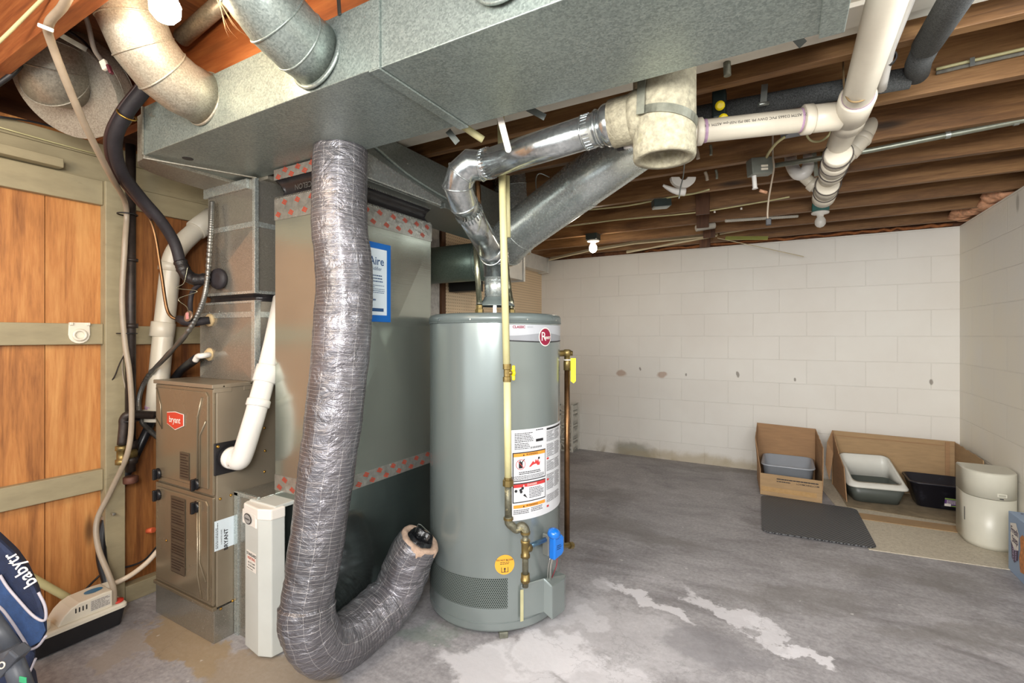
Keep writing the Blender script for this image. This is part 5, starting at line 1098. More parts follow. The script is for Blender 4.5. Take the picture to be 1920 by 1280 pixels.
m_ = MB(); disc(m_, lambda x, y, h=0: Vector((-2.435 + x, .862 + y, .1605 + h)), 0, 0, .020, .0006, ry=.030); m_.build('blue_badge', paint('badge_blue', '3c7ea8', .35), cpn)
fxp = X1 - .0098
for k in range(4): m_ = MB(); m_.box(fxp, fxp + .0008, .786 + k * .011, .790 + k * .011, .122, .140); m_.build('vent_slot', M_BLACK, cpn)
fn = flat_map((fxp, .865, .125), (0, 1, 0), (0, 0, 1), .0006)
m_ = MB(); patch(m_, fn, -.032, .032, -.020, .022, .0003); m_.cur = 1; textlines(m_, fn, -.030, .030, .019, 8, .0048, .0007, .45, seed=91); m_.build('rating_sticker', [paint('sticker_offwhite', 'dad6ce', .5), paint('print_greyish', '77716a', .5)], cpn)
for yy in (.800, .845): m_ = MB(); m_.box(X1 - .004, X1 + .0015, yy, yy + .026, .084, .090); m_.build('lid_slot', M_BLACK, cpn)

# ------------------------------------------------------------------ folded stroller at the left edge
M_NAVY = paint('navy_fabric', '1f2a47', .75, 0, .15, 60, bump=.3, bscale=300); M_NAVYL = paint('blue_fabric', '2d4a78', .7, 0, .15, 60, bump=.3, bscale=300); M_PIPING = paint('grey_piping', 'b9b4bd', .6); M_GPL = paint('grey_plastic', '4a4e56', .4, 0, .08, 20)
stt = thing('stroller', 'folded navy blue stroller with white lettering at the left edge', 'stroller', aZ(20, 1330, 0.0) if False else Vector((-1.86, .46, 0)))
D_ = 1.34; fv = Vector((ray(20, 1130).x, ray(20, 1130).y, 0)).normalized()
def pad(name, px, m, D, th, par, bev=.02): m_ = MB(); m_.prism([aD(a, b, D) for a, b in px], fv * th); return m_.build(name, m, par, bev)
pad('seat_shell', [(-170, 1030), (-60, 1000), (0, 1012), (30, 1040), (56, 1078), (76, 1120), (88, 1160), (89, 1188), (80, 1205), (58, 1218), (20, 1180), (-40, 1115), (-170, 1100)], M_NAVY, D_, .10, stt, .025)
pad('side_panel', [(-60, 1030), (0, 1078), (22, 1110), (50, 1145), (80, 1160), (86, 1182), (76, 1203), (56, 1214), (18, 1176), (-60, 1100)], M_NAVYL, D_ - .006, .02, stt, .006)
pad('lower_pouch', [(-120, 1130), (0, 1160), (55, 1214), (73, 1226), (54, 1264), (70, 1290), (78, 1340), (-120, 1340)], M_NAVY, D_ + .03, .10, stt, .02)
def piping(pts, D, r=.0035): m_ = MB(); m_.tube(smoothpath([aD(a, b, D) for a, b in pts], 6), r, 8); m_.build('piping', M_PIPING, stt)
piping([(0, 1078), (14, 1100), (35, 1125), (60, 1152), (78, 1163), (86, 1158), (84, 1135), (72, 1110)], D_ - .008); piping([(-30, 1120), (0, 1138), (22, 1165), (45, 1200), (56, 1216), (72, 1210), (86, 1192)], D_ - .008); piping([(36, 1236), (46, 1254), (54, 1262), (67, 1234)], D_ + .028, .003)
A1 = aD(66, 1108, D_ - .004); A0 = aD(6, 1030, D_ - .004); xd = (A0 - A1).normalized(); nrm = -ray(36, 1070).normalized(); yd = nrm.cross(xd)
m_ = MB(); put_text(m_, 'babytr', .040, flat_map((A0 + A1) / 2 + nrm * .003, xd, yd), 0, -.002, .012, 1.05, th=.002); m_.build('lettering', M_WHT, stt)
def rod(name, a, b, r, m, D): m_ = MB(); m_.cyl(aD(a[0], a[1], D), aD(b[0], b[1], D), r, n=14); m_.build(name, m, stt)
rod('frame_tube', (-30, 1140), (30, 1225), .019, M_GPL, 1.26); rod('frame_tube', (16, 1215), (58, 1330), .022, M_GPL, 1.24)
m_ = MB(); m_.obox(aD(22, 1237, 1.235), (.075, .04, .03), aD(34, 1222, 1.2) - aD(8, 1252, 1.2)); m_.build('hinge', M_GPL, stt, .005)
m_ = MB(); m_.obox(aD(43, 1274, 1.19), (.022, .003, .014), (1, 0.3, 0), (0, 0, 1)); m_.build('green_tag', paint('tag_green', '3fae7a', .5), stt, .001)
m_ = MB(); m_.hoop(aD(3, 1247, 1.19), (0.5, -.8, .2), .007, .0018); m_.build('ring', M_CR2, stt)
b_ = aD(58, 1330, 1.24); m_ = MB(); m_.cyl(b_, (b_.x - .02, b_.y, .08), .014); m_.build('leg', M_GPL, stt)
m_ = MB(); m_.lathe([(.03, -.018), (.075, -.018), (.085, -.010), (.085, .010), (.075, .018), (.03, .018)], (b_.x - .02, b_.y, .085), (.5, .85, 0), 28); m_.build('wheel', M_BLACKR, stt)

# ================================================================== LITTER CORNER
M_CARD = paint('cardboard', 'a78a66', .85, 0, .08, 9, bump=.2, stretch=(1, 1, 6), bscale=30); M_CARDP = paint('cardboard_inside', 'a07d5b', .85, 0, .08, 9, bump=.2, stretch=(1, 1, 6), bscale=30); M_CARDE = paint('cardboard_edge', '8a6a48', .95, 0, .2, 60, bump=.8)
def sheet(mb, pts, t, n_): mb.prism(pts, Vector(n_).normalized() * t)
def sheet_rag(P0, P1, P2, P3, t, nrm, seed, edges=(2,)):
    """cardboard panel with a torn edge along P2-P3"""
    rd = random.Random(seed); P = [Vector(P0), Vector(P1)]; a, b = Vector(P2), Vector(P3); n = 14; inn = (Vector(P1) - a).normalized()
    for i in range(n + 1): P.append(a + (b - a) * (i / n) + inn * rd.uniform(0, .010))
    return P
b1 = thing('cardboard_box', 'open cardboard moving box with cut front holding a grey tray', 'box', (.03, 4.25, 0.006))
z0 = .008
def panel(name, pts, nrm, par, m=M_CARD, t=.005): mb = MB(); mb.prism([Vector(p) for p in pts], Vector(nrm).normalized() * t); return mb.build(name, m, par)
panel('front_panel', [(-.158, 4.055, z0), (.232, 4.045, z0), (.232, 4.045, .165), (-.158, 4.055, .168)], (0, 1, 0), b1)
panel('back_panel', [(-.20, 4.52, z0), (.215, 4.53, z0), (.215, 4.53, .452), (-.20, 4.50, .470)], (0, -1, 0), b1, M_CARDP)
panel('right_panel', sheet_rag((.232, 4.05, z0), (.215, 4.525, z0), (.218, 4.53, .452), (.250, 4.20, .375), .005, (1, 0, 0), 3) + [Vector((.240, 4.055, .175))], (-1, 0, 0), b1, M_CARDP)
panel('left_panel', sheet_rag((-.158, 4.06, z0), (-.20, 4.515, z0), (-.20, 4.51, .465), (-.200, 4.20, .40), .005, (1, 0, 0), 4) + [Vector((-.160, 4.065, .19))], (1, 0, 0), b1, M_CARDP)
panel('bottom_panel', [(-.158, 4.06, z0), (.232, 4.05, z0), (.215, 4.52, z0), (-.20, 4.51, z0)], (0, 0, 1), b1, M_CARDP, .004)
fn = flat_map((.06, 4.049, .125), (1, -.025, 0), (0, 0, 1), .0012); mb = MB(); put_text(mb, 'CARDBOARD HOME STORAGE BOX', .0145, fn, .02, .008, .0, .85, th=.0005) if False else textlines(mb, fn, -.11, .15, .018, 1, .012, 0, .7, seed=6)
put_text(mb, 'LOWMOVING.COM', .017, fn, .085, -.006, .01, .9, th=.0005); textlines(mb, fn, -.11, -.02, -.001, 1, .012, 0, .6, seed=9); mb.build('box_print', paint('print_brown_black', '3a3230', .7), b1)
mb = MB(); fn = flat_map((.0, 4.049, .05), (1, -.025, 0), (0, 0, 1), .001)
patch(mb, fn, -.15, .20, -.012, .022, 0, 8, .0004); s = NT('clear_packing_tape'); s.set(Base_Color=s.mix(s.noise(s.co(), 30, 3), lin('a5814f'), lin('bd9a6c')), Roughness=.12); s.bump(s.noise(s.co(), 60, 4), .5, .004); mb.build('packing_tape', s.m, b1)
def tray(name, label, cx, cy, w, d, h, wall, m, par=None, z0=.014, taper=.03, rim=.012, rimm=None, rot=0.0):
    t = thing(name, label, 'litter box', (cx, cy, z0))
    R_ = Matrix.Rotation(rot, 3, 'Z')
    def ring(mb, w_, d_, r, z): return [Vector((cx, cy, 0)) + R_ @ Vector((p.x, p.y, p.z)) for p in mb.rrect(-w_ / 2, w_ / 2, -d_ / 2, d_ / 2, r, z)]
    mb = MB(); k = taper
    mb.rings([ring(mb, w - 2 * k, d - 2 * k, .04, z0), ring(mb, w, d, .055, z0 + h)] + [ring(mb, w + 2 * rim, d + 2 * rim, .06, z0 + h), ring(mb, w + 2 * rim, d + 2 * rim, .06, z0 + h + .008), ring(mb, w - .008, d - .008, .05, z0 + h + .008), ring(mb, w - 2 * k - .01, d - 2 * k - .01, .035, z0 + .01)], True)
    mb.build('pan', m, t); return t, ring
M_LITTER = paint('cat_litter', '8e8377', .95, 0, .35, 90, bump=.9, bscale=160, dirt=('5f564c', 25, .55, .6))
M_TRAYG = paint('grey_tray', 'a3a8b0', .35, 0, .04, 8); M_TRAYD = paint('charcoal_tray', '4f544f', .4, 0, .04, 8); M_TRAYW = paint('white_tray_top', 'd6d5cd', .35, 0, .03, 8); M_TRAYN = paint('navy_black_tray', '22222c', .35, 0, .08, 14, dirt=('5d6070', 7, .55, .45))
t1, _ = tray('litter_box', 'pale blue grey litter box inside the cut moving box', .02, 4.29, .335, .40, .205, .004, M_TRAYG, taper=.025, rim=.008)
# tall-shielded box
t2 = thing('litter_box', 'charcoal litter box with tall white rim in the middle', 'litter box', (.56, 4.36, .014))
rot2 = Matrix.Rotation(.16, 3, 'Z'); C2 = Vector((.548, 4.37, 0))
def rg(mb, x0, x1, y0, y1, r, zf): return [C2 + rot2 @ Vector((p.x, p.y, zf(p.y))) for p in mb.rrect(x0, x1, y0, y1, r, 0)]
mb = MB(); a = [rg(mb, -.135, .135, -.15, .15, .04, lambda y: .014), rg(mb, -.165, .165, -.18, .18, .05, lambda y: .125), rg(mb, -.158, .158, -.173, .173, .045, lambda y: .125), rg(mb, -.125, .125, -.14, .14, .035, lambda y: .02)]
mb.rings(a, True); mb.build('pan', M_TRAYD, t2)
mb = MB(); lo = lambda y: .122; hi = lambda y: .135 + max(0, (y + .19) / .38) * .155
mb.rings([rg(mb, -.178, .178, -.193, .19, .05, lo), rg(mb, -.178, .178, -.193, .19, .05, lambda y: .134), rg(mb, -.160, .160, -.168, .178, .045, lambda y: .152 + max(0, (y + .168) / .346) * .135), rg(mb, -.145, .145, -.150, .168, .035, lambda y: .150 + max(0, (y + .168) / .346) * .135), rg(mb, -.158, .158, -.172, .172, .045, lo)], True, closed=True); mb.build('raised_rim', M_TRAYW, t2)
mb = MB(); mb.rings([rg(mb, -.13, .13, -.145, .145, .04, lambda y: .022), rg(mb, -.145, .145, -.160, .160, .04, lambda y: .062 + .01 * math.sin(y * 30))], True); mb.build('litter', M_LITTER, t2)['kind'] = 'stuff'
t3, ring3 = tray('litter_box', 'navy black open litter box with a small purple sticker', .925, 4.40, .33, .30, .165, .004, M_TRAYN, taper=.045, rim=.008)
mb = MB(); mb.rings([ring3(mb, .20, .17, .04, .03), ring3(mb, .255, .225, .05, .075), ring3(mb, .12, .1, .04, .095)], True); mb.build('litter', M_LITTER, t3)['kind'] = 'stuff'
q0 = Vector((.925 + .06, 4.40 - .1335, .075)); nv = Vector((0, -.96, -.27)).normalized(); fn = flat_map(q0, (1, 0, 0), nv.cross(Vector((1, 0, 0))).normalized() * (1 if nv.cross(Vector((1, 0, 0))).z > 0 else -1), .003)
mb = MB(); patch(mb, fn, -.045, .055, -.030, .030, .001); stc = mb.build('sticker', paint('sticker_purple', '5f3f7d', .4), t3)
mb = MB(); patch(mb, fn, -.045, .055, .020, .030, .0022); patch(mb, fn, -.010, .055, -.030, -.022, .0022); mb.build('sticker_green', paint('sticker_lime', '7fa04a', .4), stc)
mb = MB(); patch(mb, fn, -.045, -.012, -.030, -.012, .0022); textlines(mb, fn, -.035, .045, .014, 3, .010, .0022, .4, seed=12); mb.build('sticker_white', M_WHT, stc)
b2 = thing('cardboard_sheet', 'large folded cardboard standing behind the litter boxes', 'cardboard', (.7, 4.5, 0.008))
panel('back_panel', [(.330, 4.61, z0), (1.078, 4.62, z0), (1.078, 4.62, .425), (.330, 4.61, .438)], (0, 1, 0), b2)
panel('left_panel', sheet_rag((.385, 4.17, z0), (.335, 4.61, z0), (.333, 4.605, .438), (.356, 4.36, .30), .005, (1, 0, 0), 8) + [Vector((.375, 4.24, .235))], (1, 0, 0), b2, M_CARDP)
panel('right_panel', sheet_rag((1.105, 4.10, z0), (1.078, 4.61, z0), (1.078, 4.615, .425), (1.098, 4.12, .410), .005, (1, 0, 0), 9), (-1, 0, 0), b2)
panel('torn_flap', [(.330, 4.60, .438), (.29, 4.50, .36), (.275, 4.42, .20), (.295, 4.38, .10), (.325, 4.47, .28)], (1, -.3, 0), b2, M_CARDP, .004)
panel('top_crease', [(.335, 4.604, .40), (1.07, 4.614, .388), (1.07, 4.614, .393), (.335, 4.604, .405)], (0, -1, 0), b2, M_CARDP, .002)
panel('fold_strip', [(1.02, 4.612, z0), (1.045, 4.612, z0), (1.045, 4.612, .42), (1.02, 4.612, .42)], (0, -1, 0), b2, M_CARDP, .003)
# floor coverings
def vinyl():
    s = NT('speckled_vinyl'); v = s.co(); n1 = s.noise(v, 160.0, 2.0, .5); n2 = s.noise(v, 60.0, 4.0, .6)
    c = s.mix(s.rng(n2, .3, .7), lin('b4aa97'), lin('cdc4b2')); c = s.mix(s.rng(n1, .66, .70), c, lin('7d7260')); s.set(Base_Color=c, Roughness=.5); return s.m
mb = MB(); mb.prism([(.41, 3.315, 0), (1.13, 3.395, 0), (1.13, 4.77, 0), (.20, 4.77, 0), (.32, 4.0, 0)], (0, 0, .004)); tag(mb.build('vinyl_sheet', vinyl()), 'beige speckled vinyl flooring offcut under the litter corner', 'vinyl sheet')
mb = MB(); mb.prism([(.405, 3.83, .0045), (1.12, 3.86, .0045), (1.12, 3.99, .0045), (.36, 3.95, .0045)], (0, 0, .003)); tag(mb.build('cardboard_strip', M_CARD), 'tan cardboard strip lying in front of the litter boxes', 'cardboard')
mb = MB(); mb.prism([(.38, 4.06, .0045), (1.10, 4.02, .0045), (1.10, 4.60, .0045), (.34, 4.60, .0045)], (0, 0, .003)); tag(mb.build('cardboard_mat', paint('worn_cardboard', '8f8068', .9, 0, .2, 12)), 'worn flat cardboard underneath the litter boxes', 'cardboard')
def matm():
    s = NT('honeycomb_mat'); v = s.co(); 
    def wv(rot): 
        m = s.mapping(v, rot=(0, 0, rot), scale=(70, 70, 1)); sp = s.t.nodes.new('ShaderNodeSeparateXYZ'); s.put(sp.inputs[0], m); return s.math('ABSOLUTE', s.math('SUBTRACT', s.math('FRACT', sp.outputs[0]), .5))
    h = s.math('MULTIPLY', s.rng(wv(.5), .08, .22), s.rng(wv(1.9), .08, .22)); s.set(Base_Color=s.mix(h, lin('6b6d70'), lin('1c1d20')), Roughness=.55); s.bump(s.math('MULTIPLY', h, -1.0), .6, .004); return s.m
mb = MB(); P = []
for cx_, cy_, a0_, (ox, oy) in ((.385, 3.985, 0, (0, 0)), (-.105, 3.985, 90, (0, 0)), (-.075, 3.335, 180, (0, 0)), (.405, 3.375, 270, (0, 0))):
    for i in range(7): th = math.radians(a0_ + 15 * i); P.append((cx_ + .045 * math.cos(th), cy_ + .045 * math.sin(th), .0045))
mb.prism(P, (0, 0, .0065)); mt = mb.build('litter_mat', matm(), bevel=.002); tag(mt, 'dark grey honeycomb litter mat in front of the moving box', 'mat')
# diaper-pail style bin
bn = thing('litter_bin', 'tall cream plastic litter disposal bin against the right wall', 'bin', (1.02, 3.74, .004))
M_BIN = paint('bin_cream', 'cfccbd', .35, 0, .03, 6)
def binring(r_, z, back=3.86): return [Vector((1.015 + r_ * math.cos(t), 3.735 + r_ * math.sin(t) * 1.05, z)) for t in [math.radians(-180 + 180 * i / 24) for i in range(25)]] + [Vector((1.015 + r_, back, z)), Vector((1.015 - r_, back, z))]
mb = MB(); mb.rings([binring(.105, .005), binring(.112, .03), binring(.112, .285)], True); mb.build('body', M_BIN, bn)
mb = MB(); mb.rings([binring(.113, .288), binring(.113, .424)], True, c1=False); mb.rings([binring(.113, .424), binring(.107, .431)], True, c0=False); mb.build('lid', M_BIN, bn)
mb = MB(); mb.obox((1.038, 3.618, .315), (.040, .006, .020)); bt = mb.build('latch', M_BIN, bn, .002); mb = MB(); mb.obox((1.038, 3.6145, .315), (.028, .002, .009)); mb.build('latch_window', paint('latch_grey', 'a8a596', .4), bt)
mb = MB(); mb.obox((1.036, 3.616, .296), (.016, .003, .004)); mb.build('slot', M_BLACK, bn)
mb = MB(); mb.obox((1.128, 3.80, .372), (.012, .05, .03)); mb.build('side_hinge', M_BIN, bn, .003)
mb = MB(); mb.obox((.906, 3.71, .17), (.003, .006, .075)); mb.build('side_label', M_BLACK, bn)
# litter carton
fs = thing('litter_carton', 'blue cat litter carton with purple panel at the right edge', 'box', (1.06, 3.24, 0))
M_FS = paint('carton_blue', '8fa6c4', .4, 0, .04, 8); M_PUR = paint('carton_purple', '3f2f55', .4, 0, .04, 8)
MB().box(.998, 1.132, 3.06, 3.400, 0.0, .297).build('carton', M_FS, fs, .003)
fn = flat_map((.998, 3.30, .16), (0, -1, 0), (0, 0, 1), .001)
mb = MB(); mb.add([fn(x, y, .0006) for x, y in ((-.070, .085), (.00, .105), (.035, .06), (.028, -.02), (-.02, -.035), (-.062, .0))], [tuple(range(6))]); lb = mb.build('white_label', M_WHT, fs)
mb = MB(); mb.add([fn(x, y, .0005) for x, y in ((-.066, .03), (.03, .0), (.022, -.07), (-.02, -.098), (-.05, -.085))], [tuple(range(5))]); mb.build('purple_label', M_PUR, fs)
mb = MB(); put_text(mb, 'Fresh', .048, fn, -.016, .058, .008, .85, th=.0016); put_text(mb, 'Step', .048, fn, -.010, .016, .008, .85, th=.0016); mb.build('carton_lettering', M_PUR, lb)
mb = MB(); put_text(mb, 'CLEAN', .022, lambda x, y, h=0: fn(-y - .030, x - .055, h), 0, 0, .01, th=.0014); put_text(mb, 'PAWS', .022, lambda x, y, h=0: fn(-y + .0, x - .052, h), 0, 0, .01, th=.0014); mb.build('panel_lettering', paint('print_lilac', 'c9b9dc', .5), fs)
mb = MB(); mb.add([fn(x, y, .0006) for x, y in ((.045, .05), (.075, .075), (.11, .06), (.14, .02), (.14, -.10), (.05, -.115), (.035, -.05), (.052, 0))], [tuple(range(8))]); mb.build('orange_picture', paint('picture_orange', 'c9824a', .5, 0, .3, 60), fs)
fn = flat_map((1.065, 3.36, .2972), (1, 0, 0), (0, 1, 0), .001); mb = MB(); put_text(mb, 'Fresh', .03, fn, 0, 0, .01, th=.001); mb.build('top_lettering', M_PUR, fs)
# milk crate behind the heater
ck = thing('milk_crate', 'white plastic lattice crate against the back wall', 'crate', (-2.1, 4.6, 0))
M_CRT = paint('crate_white', 'cfcdc4', .5, 0, .05, 10)
cxa, cxb, cya, cyb, cz = -2.22, -1.895, 4.60, 4.755, .49
def lattice(name, o, u, v, W, Hh):
    mb = MB(); o = Vector(o); u = Vector(u); v = Vector(v); n_ = u.cross(v)
    def b(a, c_, w=.014): mb.bar(o + u * a[0] + v * a[1], o + u * c_[0] + v * c_[1], w, .010, n_)
    for i in range(6): b((W * i / 5, 0), (W * i / 5, Hh), .016)
    for z in (0.01, .10, .13, .25, .28, .38, .42, Hh - .01): b((0, z), (W, z), .014)
    for i in range(5):
        b((W * i / 5, .14), (W * (i + 1) / 5, .24), .01); b((W * i / 5, .29), (W * (i + 1) / 5, .38), .01); b((W * (i + 1) / 5, .02), (W * i / 5, .10), .01)
    mb.build(name, M_CRT, ck)
lattice('front_lattice', (cxa, cya, 0), (1, 0, 0), (0, 0, 1), cxb - cxa, cz); lattice('side_lattice', (cxb, cya, 0), (0, 1, 0), (0, 0, 1), cyb - cya, cz)
for x, y in ((cxa, cya), (cxb, cya), (cxb, cyb)): MB().box(x - .012, x + .012, y - .012, y + .012, 0, cz).build('corner_post', M_CRT, ck, .003)
MB().box(cxa, cxb, cya, cyb, .0, .012).build('base', M_CRT, ck)

# ================================================================== OVERHEAD PLUMBING
dp = thing('drain_pipe', 'thick white PVC drain pipe running back under the joists', 'pipe', (.21, 2.0, 1.9))
pz = lambda px, py, x: aX(px, py, x)
R1 = .041
A = Vector((.215, .35, 1.945)); Bq = Vector((.213, 1.83, 1.93)); Cc = Vector((.208, 1.95, 1.925)); Dd = Vector((.200, 2.35, 1.905)); Ee = Vector((.190, 3.08, 1.965))
Dd = aD(1565, 290, 2.02); Ee = aD(1545, 368, 2.36); Cc = aD(1597, 212, 1.56); Bq = aD(1608, 182, 1.47); A = Bq + (Bq - Ee).normalized() * 1.3; A.x = Bq.x + .008; A.z = 1.955
m_ = MB(); m_.tube([A, Bq, Cc, Dd, Ee], R1, 30); m_.build('pipe', M_PVC, dp)
dA = (Cc - Bq).normalized(); dB = (Ee - Cc).normalized()
sleeve(dp, Bq - dA * .005, Cc + dA * .02, .050, M_PVC, 'tee_fitting'); sleeve(dp, Cc, Cc + dB * .09, .0475, M_PVC, 'tee_fitting')
sleeve(dp, Bq - dA * .012, Bq - dA * .004, .0425, M_PURP, 'primer_ring')
for a_, b_, r_ in ((.38, .46, .047), (.47, .56, .049), (.60, .66, .047), (.80, .90, .047), (.94, 1.03, .050)): sleeve(dp, Cc + (Ee - Cc) * a_, Cc + (Ee - Cc) * b_, r_, M_PVC)
for a_ in (.40, .50, .58, .79, .91): m_ = MB(); m_.hoop(Cc + (Ee - Cc) * a_, dB + Vector((0, 0, .25)), .0505, .0022); m_.build('wire_tie', M_IRON, dp)
bp = thing('branch_drain', 'white PVC branch drain running left to the cement flue', 'pipe', (-.1, 1.9, 1.93))
La = Cc + Vector((-.03, -.005, -.004)); Lb = aD(1300, 248, 1.66); 
m_ = MB(); m_.tube([La, Lb, Lb + (Lb - La) * .35], .038, 28); m_.build('pipe', M_PVC, bp)
dl = (Lb - La).normalized(); L0 = (Lb - La).length
sleeve(bp, La, La + dl * .085, .044, M_PVC, 'hub'); sleeve(bp, La + dl * .085, La + dl * .115, .048, M_PVC, 'hub'); sleeve(bp, La + dl * .115, La + dl * .127, .0388, M_PURP, 'primer_ring')
sleeve(bp, Lb - dl * .045, Lb - dl * .030, .0388, M_PURP, 'primer_ring'); sleeve(bp, Lb - dl * .030, Lb - dl * .008, .046, M_PVC, 'hub'); sleeve(bp, Lb - dl * .008, Lb + dl * .08, .043, M_PVC, 'hub')
mid = La + dl * L0 * .6; nz_ = (-ray(1430, 250).normalized()); nz_ = (nz_ - dl * nz_.dot(dl)).normalized(); nz_ = Matrix.Rotation(-.45, 3, -dl) @ nz_
def pipemap(c, d_, n_, r):
    v_ = n_.cross(d_)
    return lambda x, y, h=0: c + d_ * x + (n_ * math.cos(y / r) + v_ * math.sin(y / r)) * (r + h)
m_ = MB(); put_text(m_, '2" ASTM D2665 PVC DWV PR 280 PSI NSF-pw ASTM 1785', .013, pipemap(mid, dl, nz_, .038), 0, 0, .0, 1.0, th=.0006); m_.build('pipe_print', M_BLACK, bp)
line('small_white_pipe', 'thin white PVC pipe beside the thick drain pipe', 'pipe', [Vector((.262, .4, 1.985)), aD(1690, 30, 1.17), aD(1664, 105, 1.36), aD(1652, 165, 1.53)], .0155, M_PVCW, 3)
tag((lambda mb: (mb.band(aD(1665, 110, 1.385), (0, .9, .1), .0165, .02, .004), mb.build('pipe_clamp', M_BLACKR))[1])(MB()), 'black clamp on the thin white pipe', 'clamp')
# return loop
lp = thing('drain_loop', 'white PVC loop pipe curving up beside the drain pipe', 'pipe', aD(1600, 260, 2.2))
m_ = MB(); Q = [aD(1570, 310, 2.15), aD(1590, 288, 2.12), aD(1612, 265, 2.10), aD(1633, 232, 2.10), aD(1640, 200, 2.16), aD(1640, 190, 2.3)]; m_.tube(smoothpath(Q, 6), .037, 24); m_.build('pipe', M_PVC, lp)
for k in (1, 2): d_ = (Q[k + 1] - Q[k]).normalized(); sleeve(lp, Q[k], Q[k] + d_ * .03, .0415, M_PVC)
ptp = thing('sink_trap', 'white PVC P-trap joining the drain pipe from the left', 'pipe', aD(1505, 330, 2.3))
m_ = MB(); Q = [aD(1482, 292, 2.50), aD(1484, 308, 2.42), aD(1494, 325, 2.36), aD(1508, 325, 2.33), aD(1517, 308, 2.33), aD(1518, 290, 2.38)]; m_.tube(smoothpath(Q, 6), .028, 24); m_.build('trap_bend', M_PVCW, ptp)
m_ = MB(); Q = [aD(1500, 325, 2.36), aD(1520, 342, 2.34), aD(1545, 362, 2.32)]; m_.tube(Q, .026, 22); m_.build('pipe', M_PVC, ptp)
sleeve(ptp, aD(1520, 342, 2.34), aD(1530, 350, 2.33), .033, M_PVC)
# black foam sleeved pipe
def foamm():
    s = NT('grey_foam_sleeve'); v = s.co(); n1 = s.noise(v, 260.0, 3.0, .8); s.set(Base_Color=s.mix(s.rng(n1, .35, .68), lin('2a2b2c'), lin('5b5d5c')), Roughness=.9); s.bump(n1, .5, .003); return s.m
M_FOAM = foamm()
fo = thing('foam_insulated_pipe', 'black foam insulated water pipe turning under the joists', 'pipe', (.3, 1.93, 2.0))
X1_ = aD(1706, 146, 1.53); X0_ = aD(1296, 218, 1.82)
m_ = MB(); m_.tube([X0_, X1_], .033, 24); m_.build('foam_sleeve', M_FOAM, fo)
y0_ = aD(1722, 122, 1.44); y1_ = aD(1724, 132, 1.46); yk = aD(1797, -10, 1.10)
m_ = MB(); m_.tube([aD(1719, 138, 1.53), aD(1722, 118, 1.45), aD(1739, 82, 1.34)], .033, 24); m_.build('foam_sleeve', M_FOAM, fo)
m_ = MB(); m_.tube([aD(1738, 84, 1.335), yk, yk + (yk - aD(1738, 84, 1.335)) * 1.0], .035, 24); m_.build('foam_sleeve', M_FOAM, fo)
M_ZINC = paint('zinc_strap', 'aab0ac', .35, .8, .08, 20)
hg = thing('pipe_strap', 'zinc hanger bracket holding the black foam pipe', 'strap', aD(1432, 190, 1.6))
m_ = MB(); m_.bar(aD(1434, 158, 1.66), aD(1431, 196, 1.66), .020, .003, ray(1432, 180)); m_.build('strap', M_ZINC, hg); m_ = MB(); m_.cyl(aD(1422, 196, 1.63), aD(1441, 193, 1.63), .006); m_.build('bolt', M_ZINC, hg)
# shut-off valve on the foam pipe
sv = thing('shutoff_valve', 'dark shutoff valve with yellow pads above the branch drain', 'valve', aD(1350, 200, 1.72))
m_ = MB(); m_.obox(aD(1349, 198, 1.70), (.045, .045, .10)); m_.build('body', paint('dark_green_valve', '1e2b2b', .4), sv, .006)
for py in (198, 222): m_ = MB(); m_.lathe([(.016, 0), (.016, .010), (.008, .012)], aD(1350 + (py > 200) * 6, py, 1.655), -ray(1350, py), 16); m_.build('yellow_pad', M_YEL, sv)
# conduit with outlet box
M_EMT = paint('steel_conduit', '8d9184', .35, .7, .12, 20)
cn = thing('steel_conduit', 'straight steel conduit fixed along the joist to the outlet box', 'conduit', (0, 2.55, 2.02))
c0 = aD(1447, 311, 2.26); c1 = aD(1625, 283, 2.12); c2 = aD(1935, 222, 1.86)
m_ = MB(); m_.tube([c0, c1, c2, c2 + (c2 - c1) * .3], .0115, 14); m_.build('tube', M_EMT, cn)
for px, py, D in ((1777, 253, 1.985), (1905, 228, 1.885)): m_ = MB(); m_.band(aD(px, py, D), c2 - c1, .0125, .016, .002); m_.build('clip', M_ZINC, cn)
ob = thing('outlet_box', 'grey metal outlet box with a plug hanging under the joists', 'outlet', aD(1425, 315, 2.2))
bc = aD(1425, 313, 2.22); M_BOXG = paint('grey_box_metal', '7f837b', .45, .4, .08, 20)
m_ = MB(); m_.obox(bc, (.10, .055, .075), (RT[0], RT[1], .08)); m_.build('box', M_BOXG, ob, .003)
for k in (0, 1): m_ = MB(); m_.obox(bc + Vector((RT[0] * .006, RT[1] * .006, -.018 + k * .014)) - Vector((FW[0], FW[1], 0)) * .029, (.032, .004, .010), (RT[0], RT[1], .08)); m_.build('receptacle', M_CR2, ob, .003)
m_ = MB(); m_.tube(smoothpath([bc + Vector((-.025, -.01, -.03)), bc + Vector((-.022, -.01, -.075)), bc + Vector((-.020, -.01, -.10))], 4), [.010] * 8 + [.013], 14); m_.build('hanging_stub', M_PVCW, ob)
q_ = aD(1424, 357, 2.215); q2_ = aD(1438, 361, 2.21); m_ = MB(); m_.cyl(q_, q2_, .007); m_.build('stub_tip', paint('tip_orange', 'b98a6a', .5), ob)
line('lamp_cord', 'beige cord hanging from the outlet box past the joists', 'cord', [aD(1449, 248, 2.15), aD(1449, 290, 2.17), aD(1451, 315, 2.17), aD(1446, 345, 2.17), aD(1441, 375, 2.17), aD(1439, 400, 2.17), aD(1440, 412, 2.17)], .0038, M_TUBEB)
tag((lambda mb: (mb.obox(aD(1441, 416, 2.17), (.022, .018, .030)), mb.build('cord_plug', M_BLACK, bevel=.003))[1])(MB()), 'black plug on the end of the hanging beige cord', 'plug')
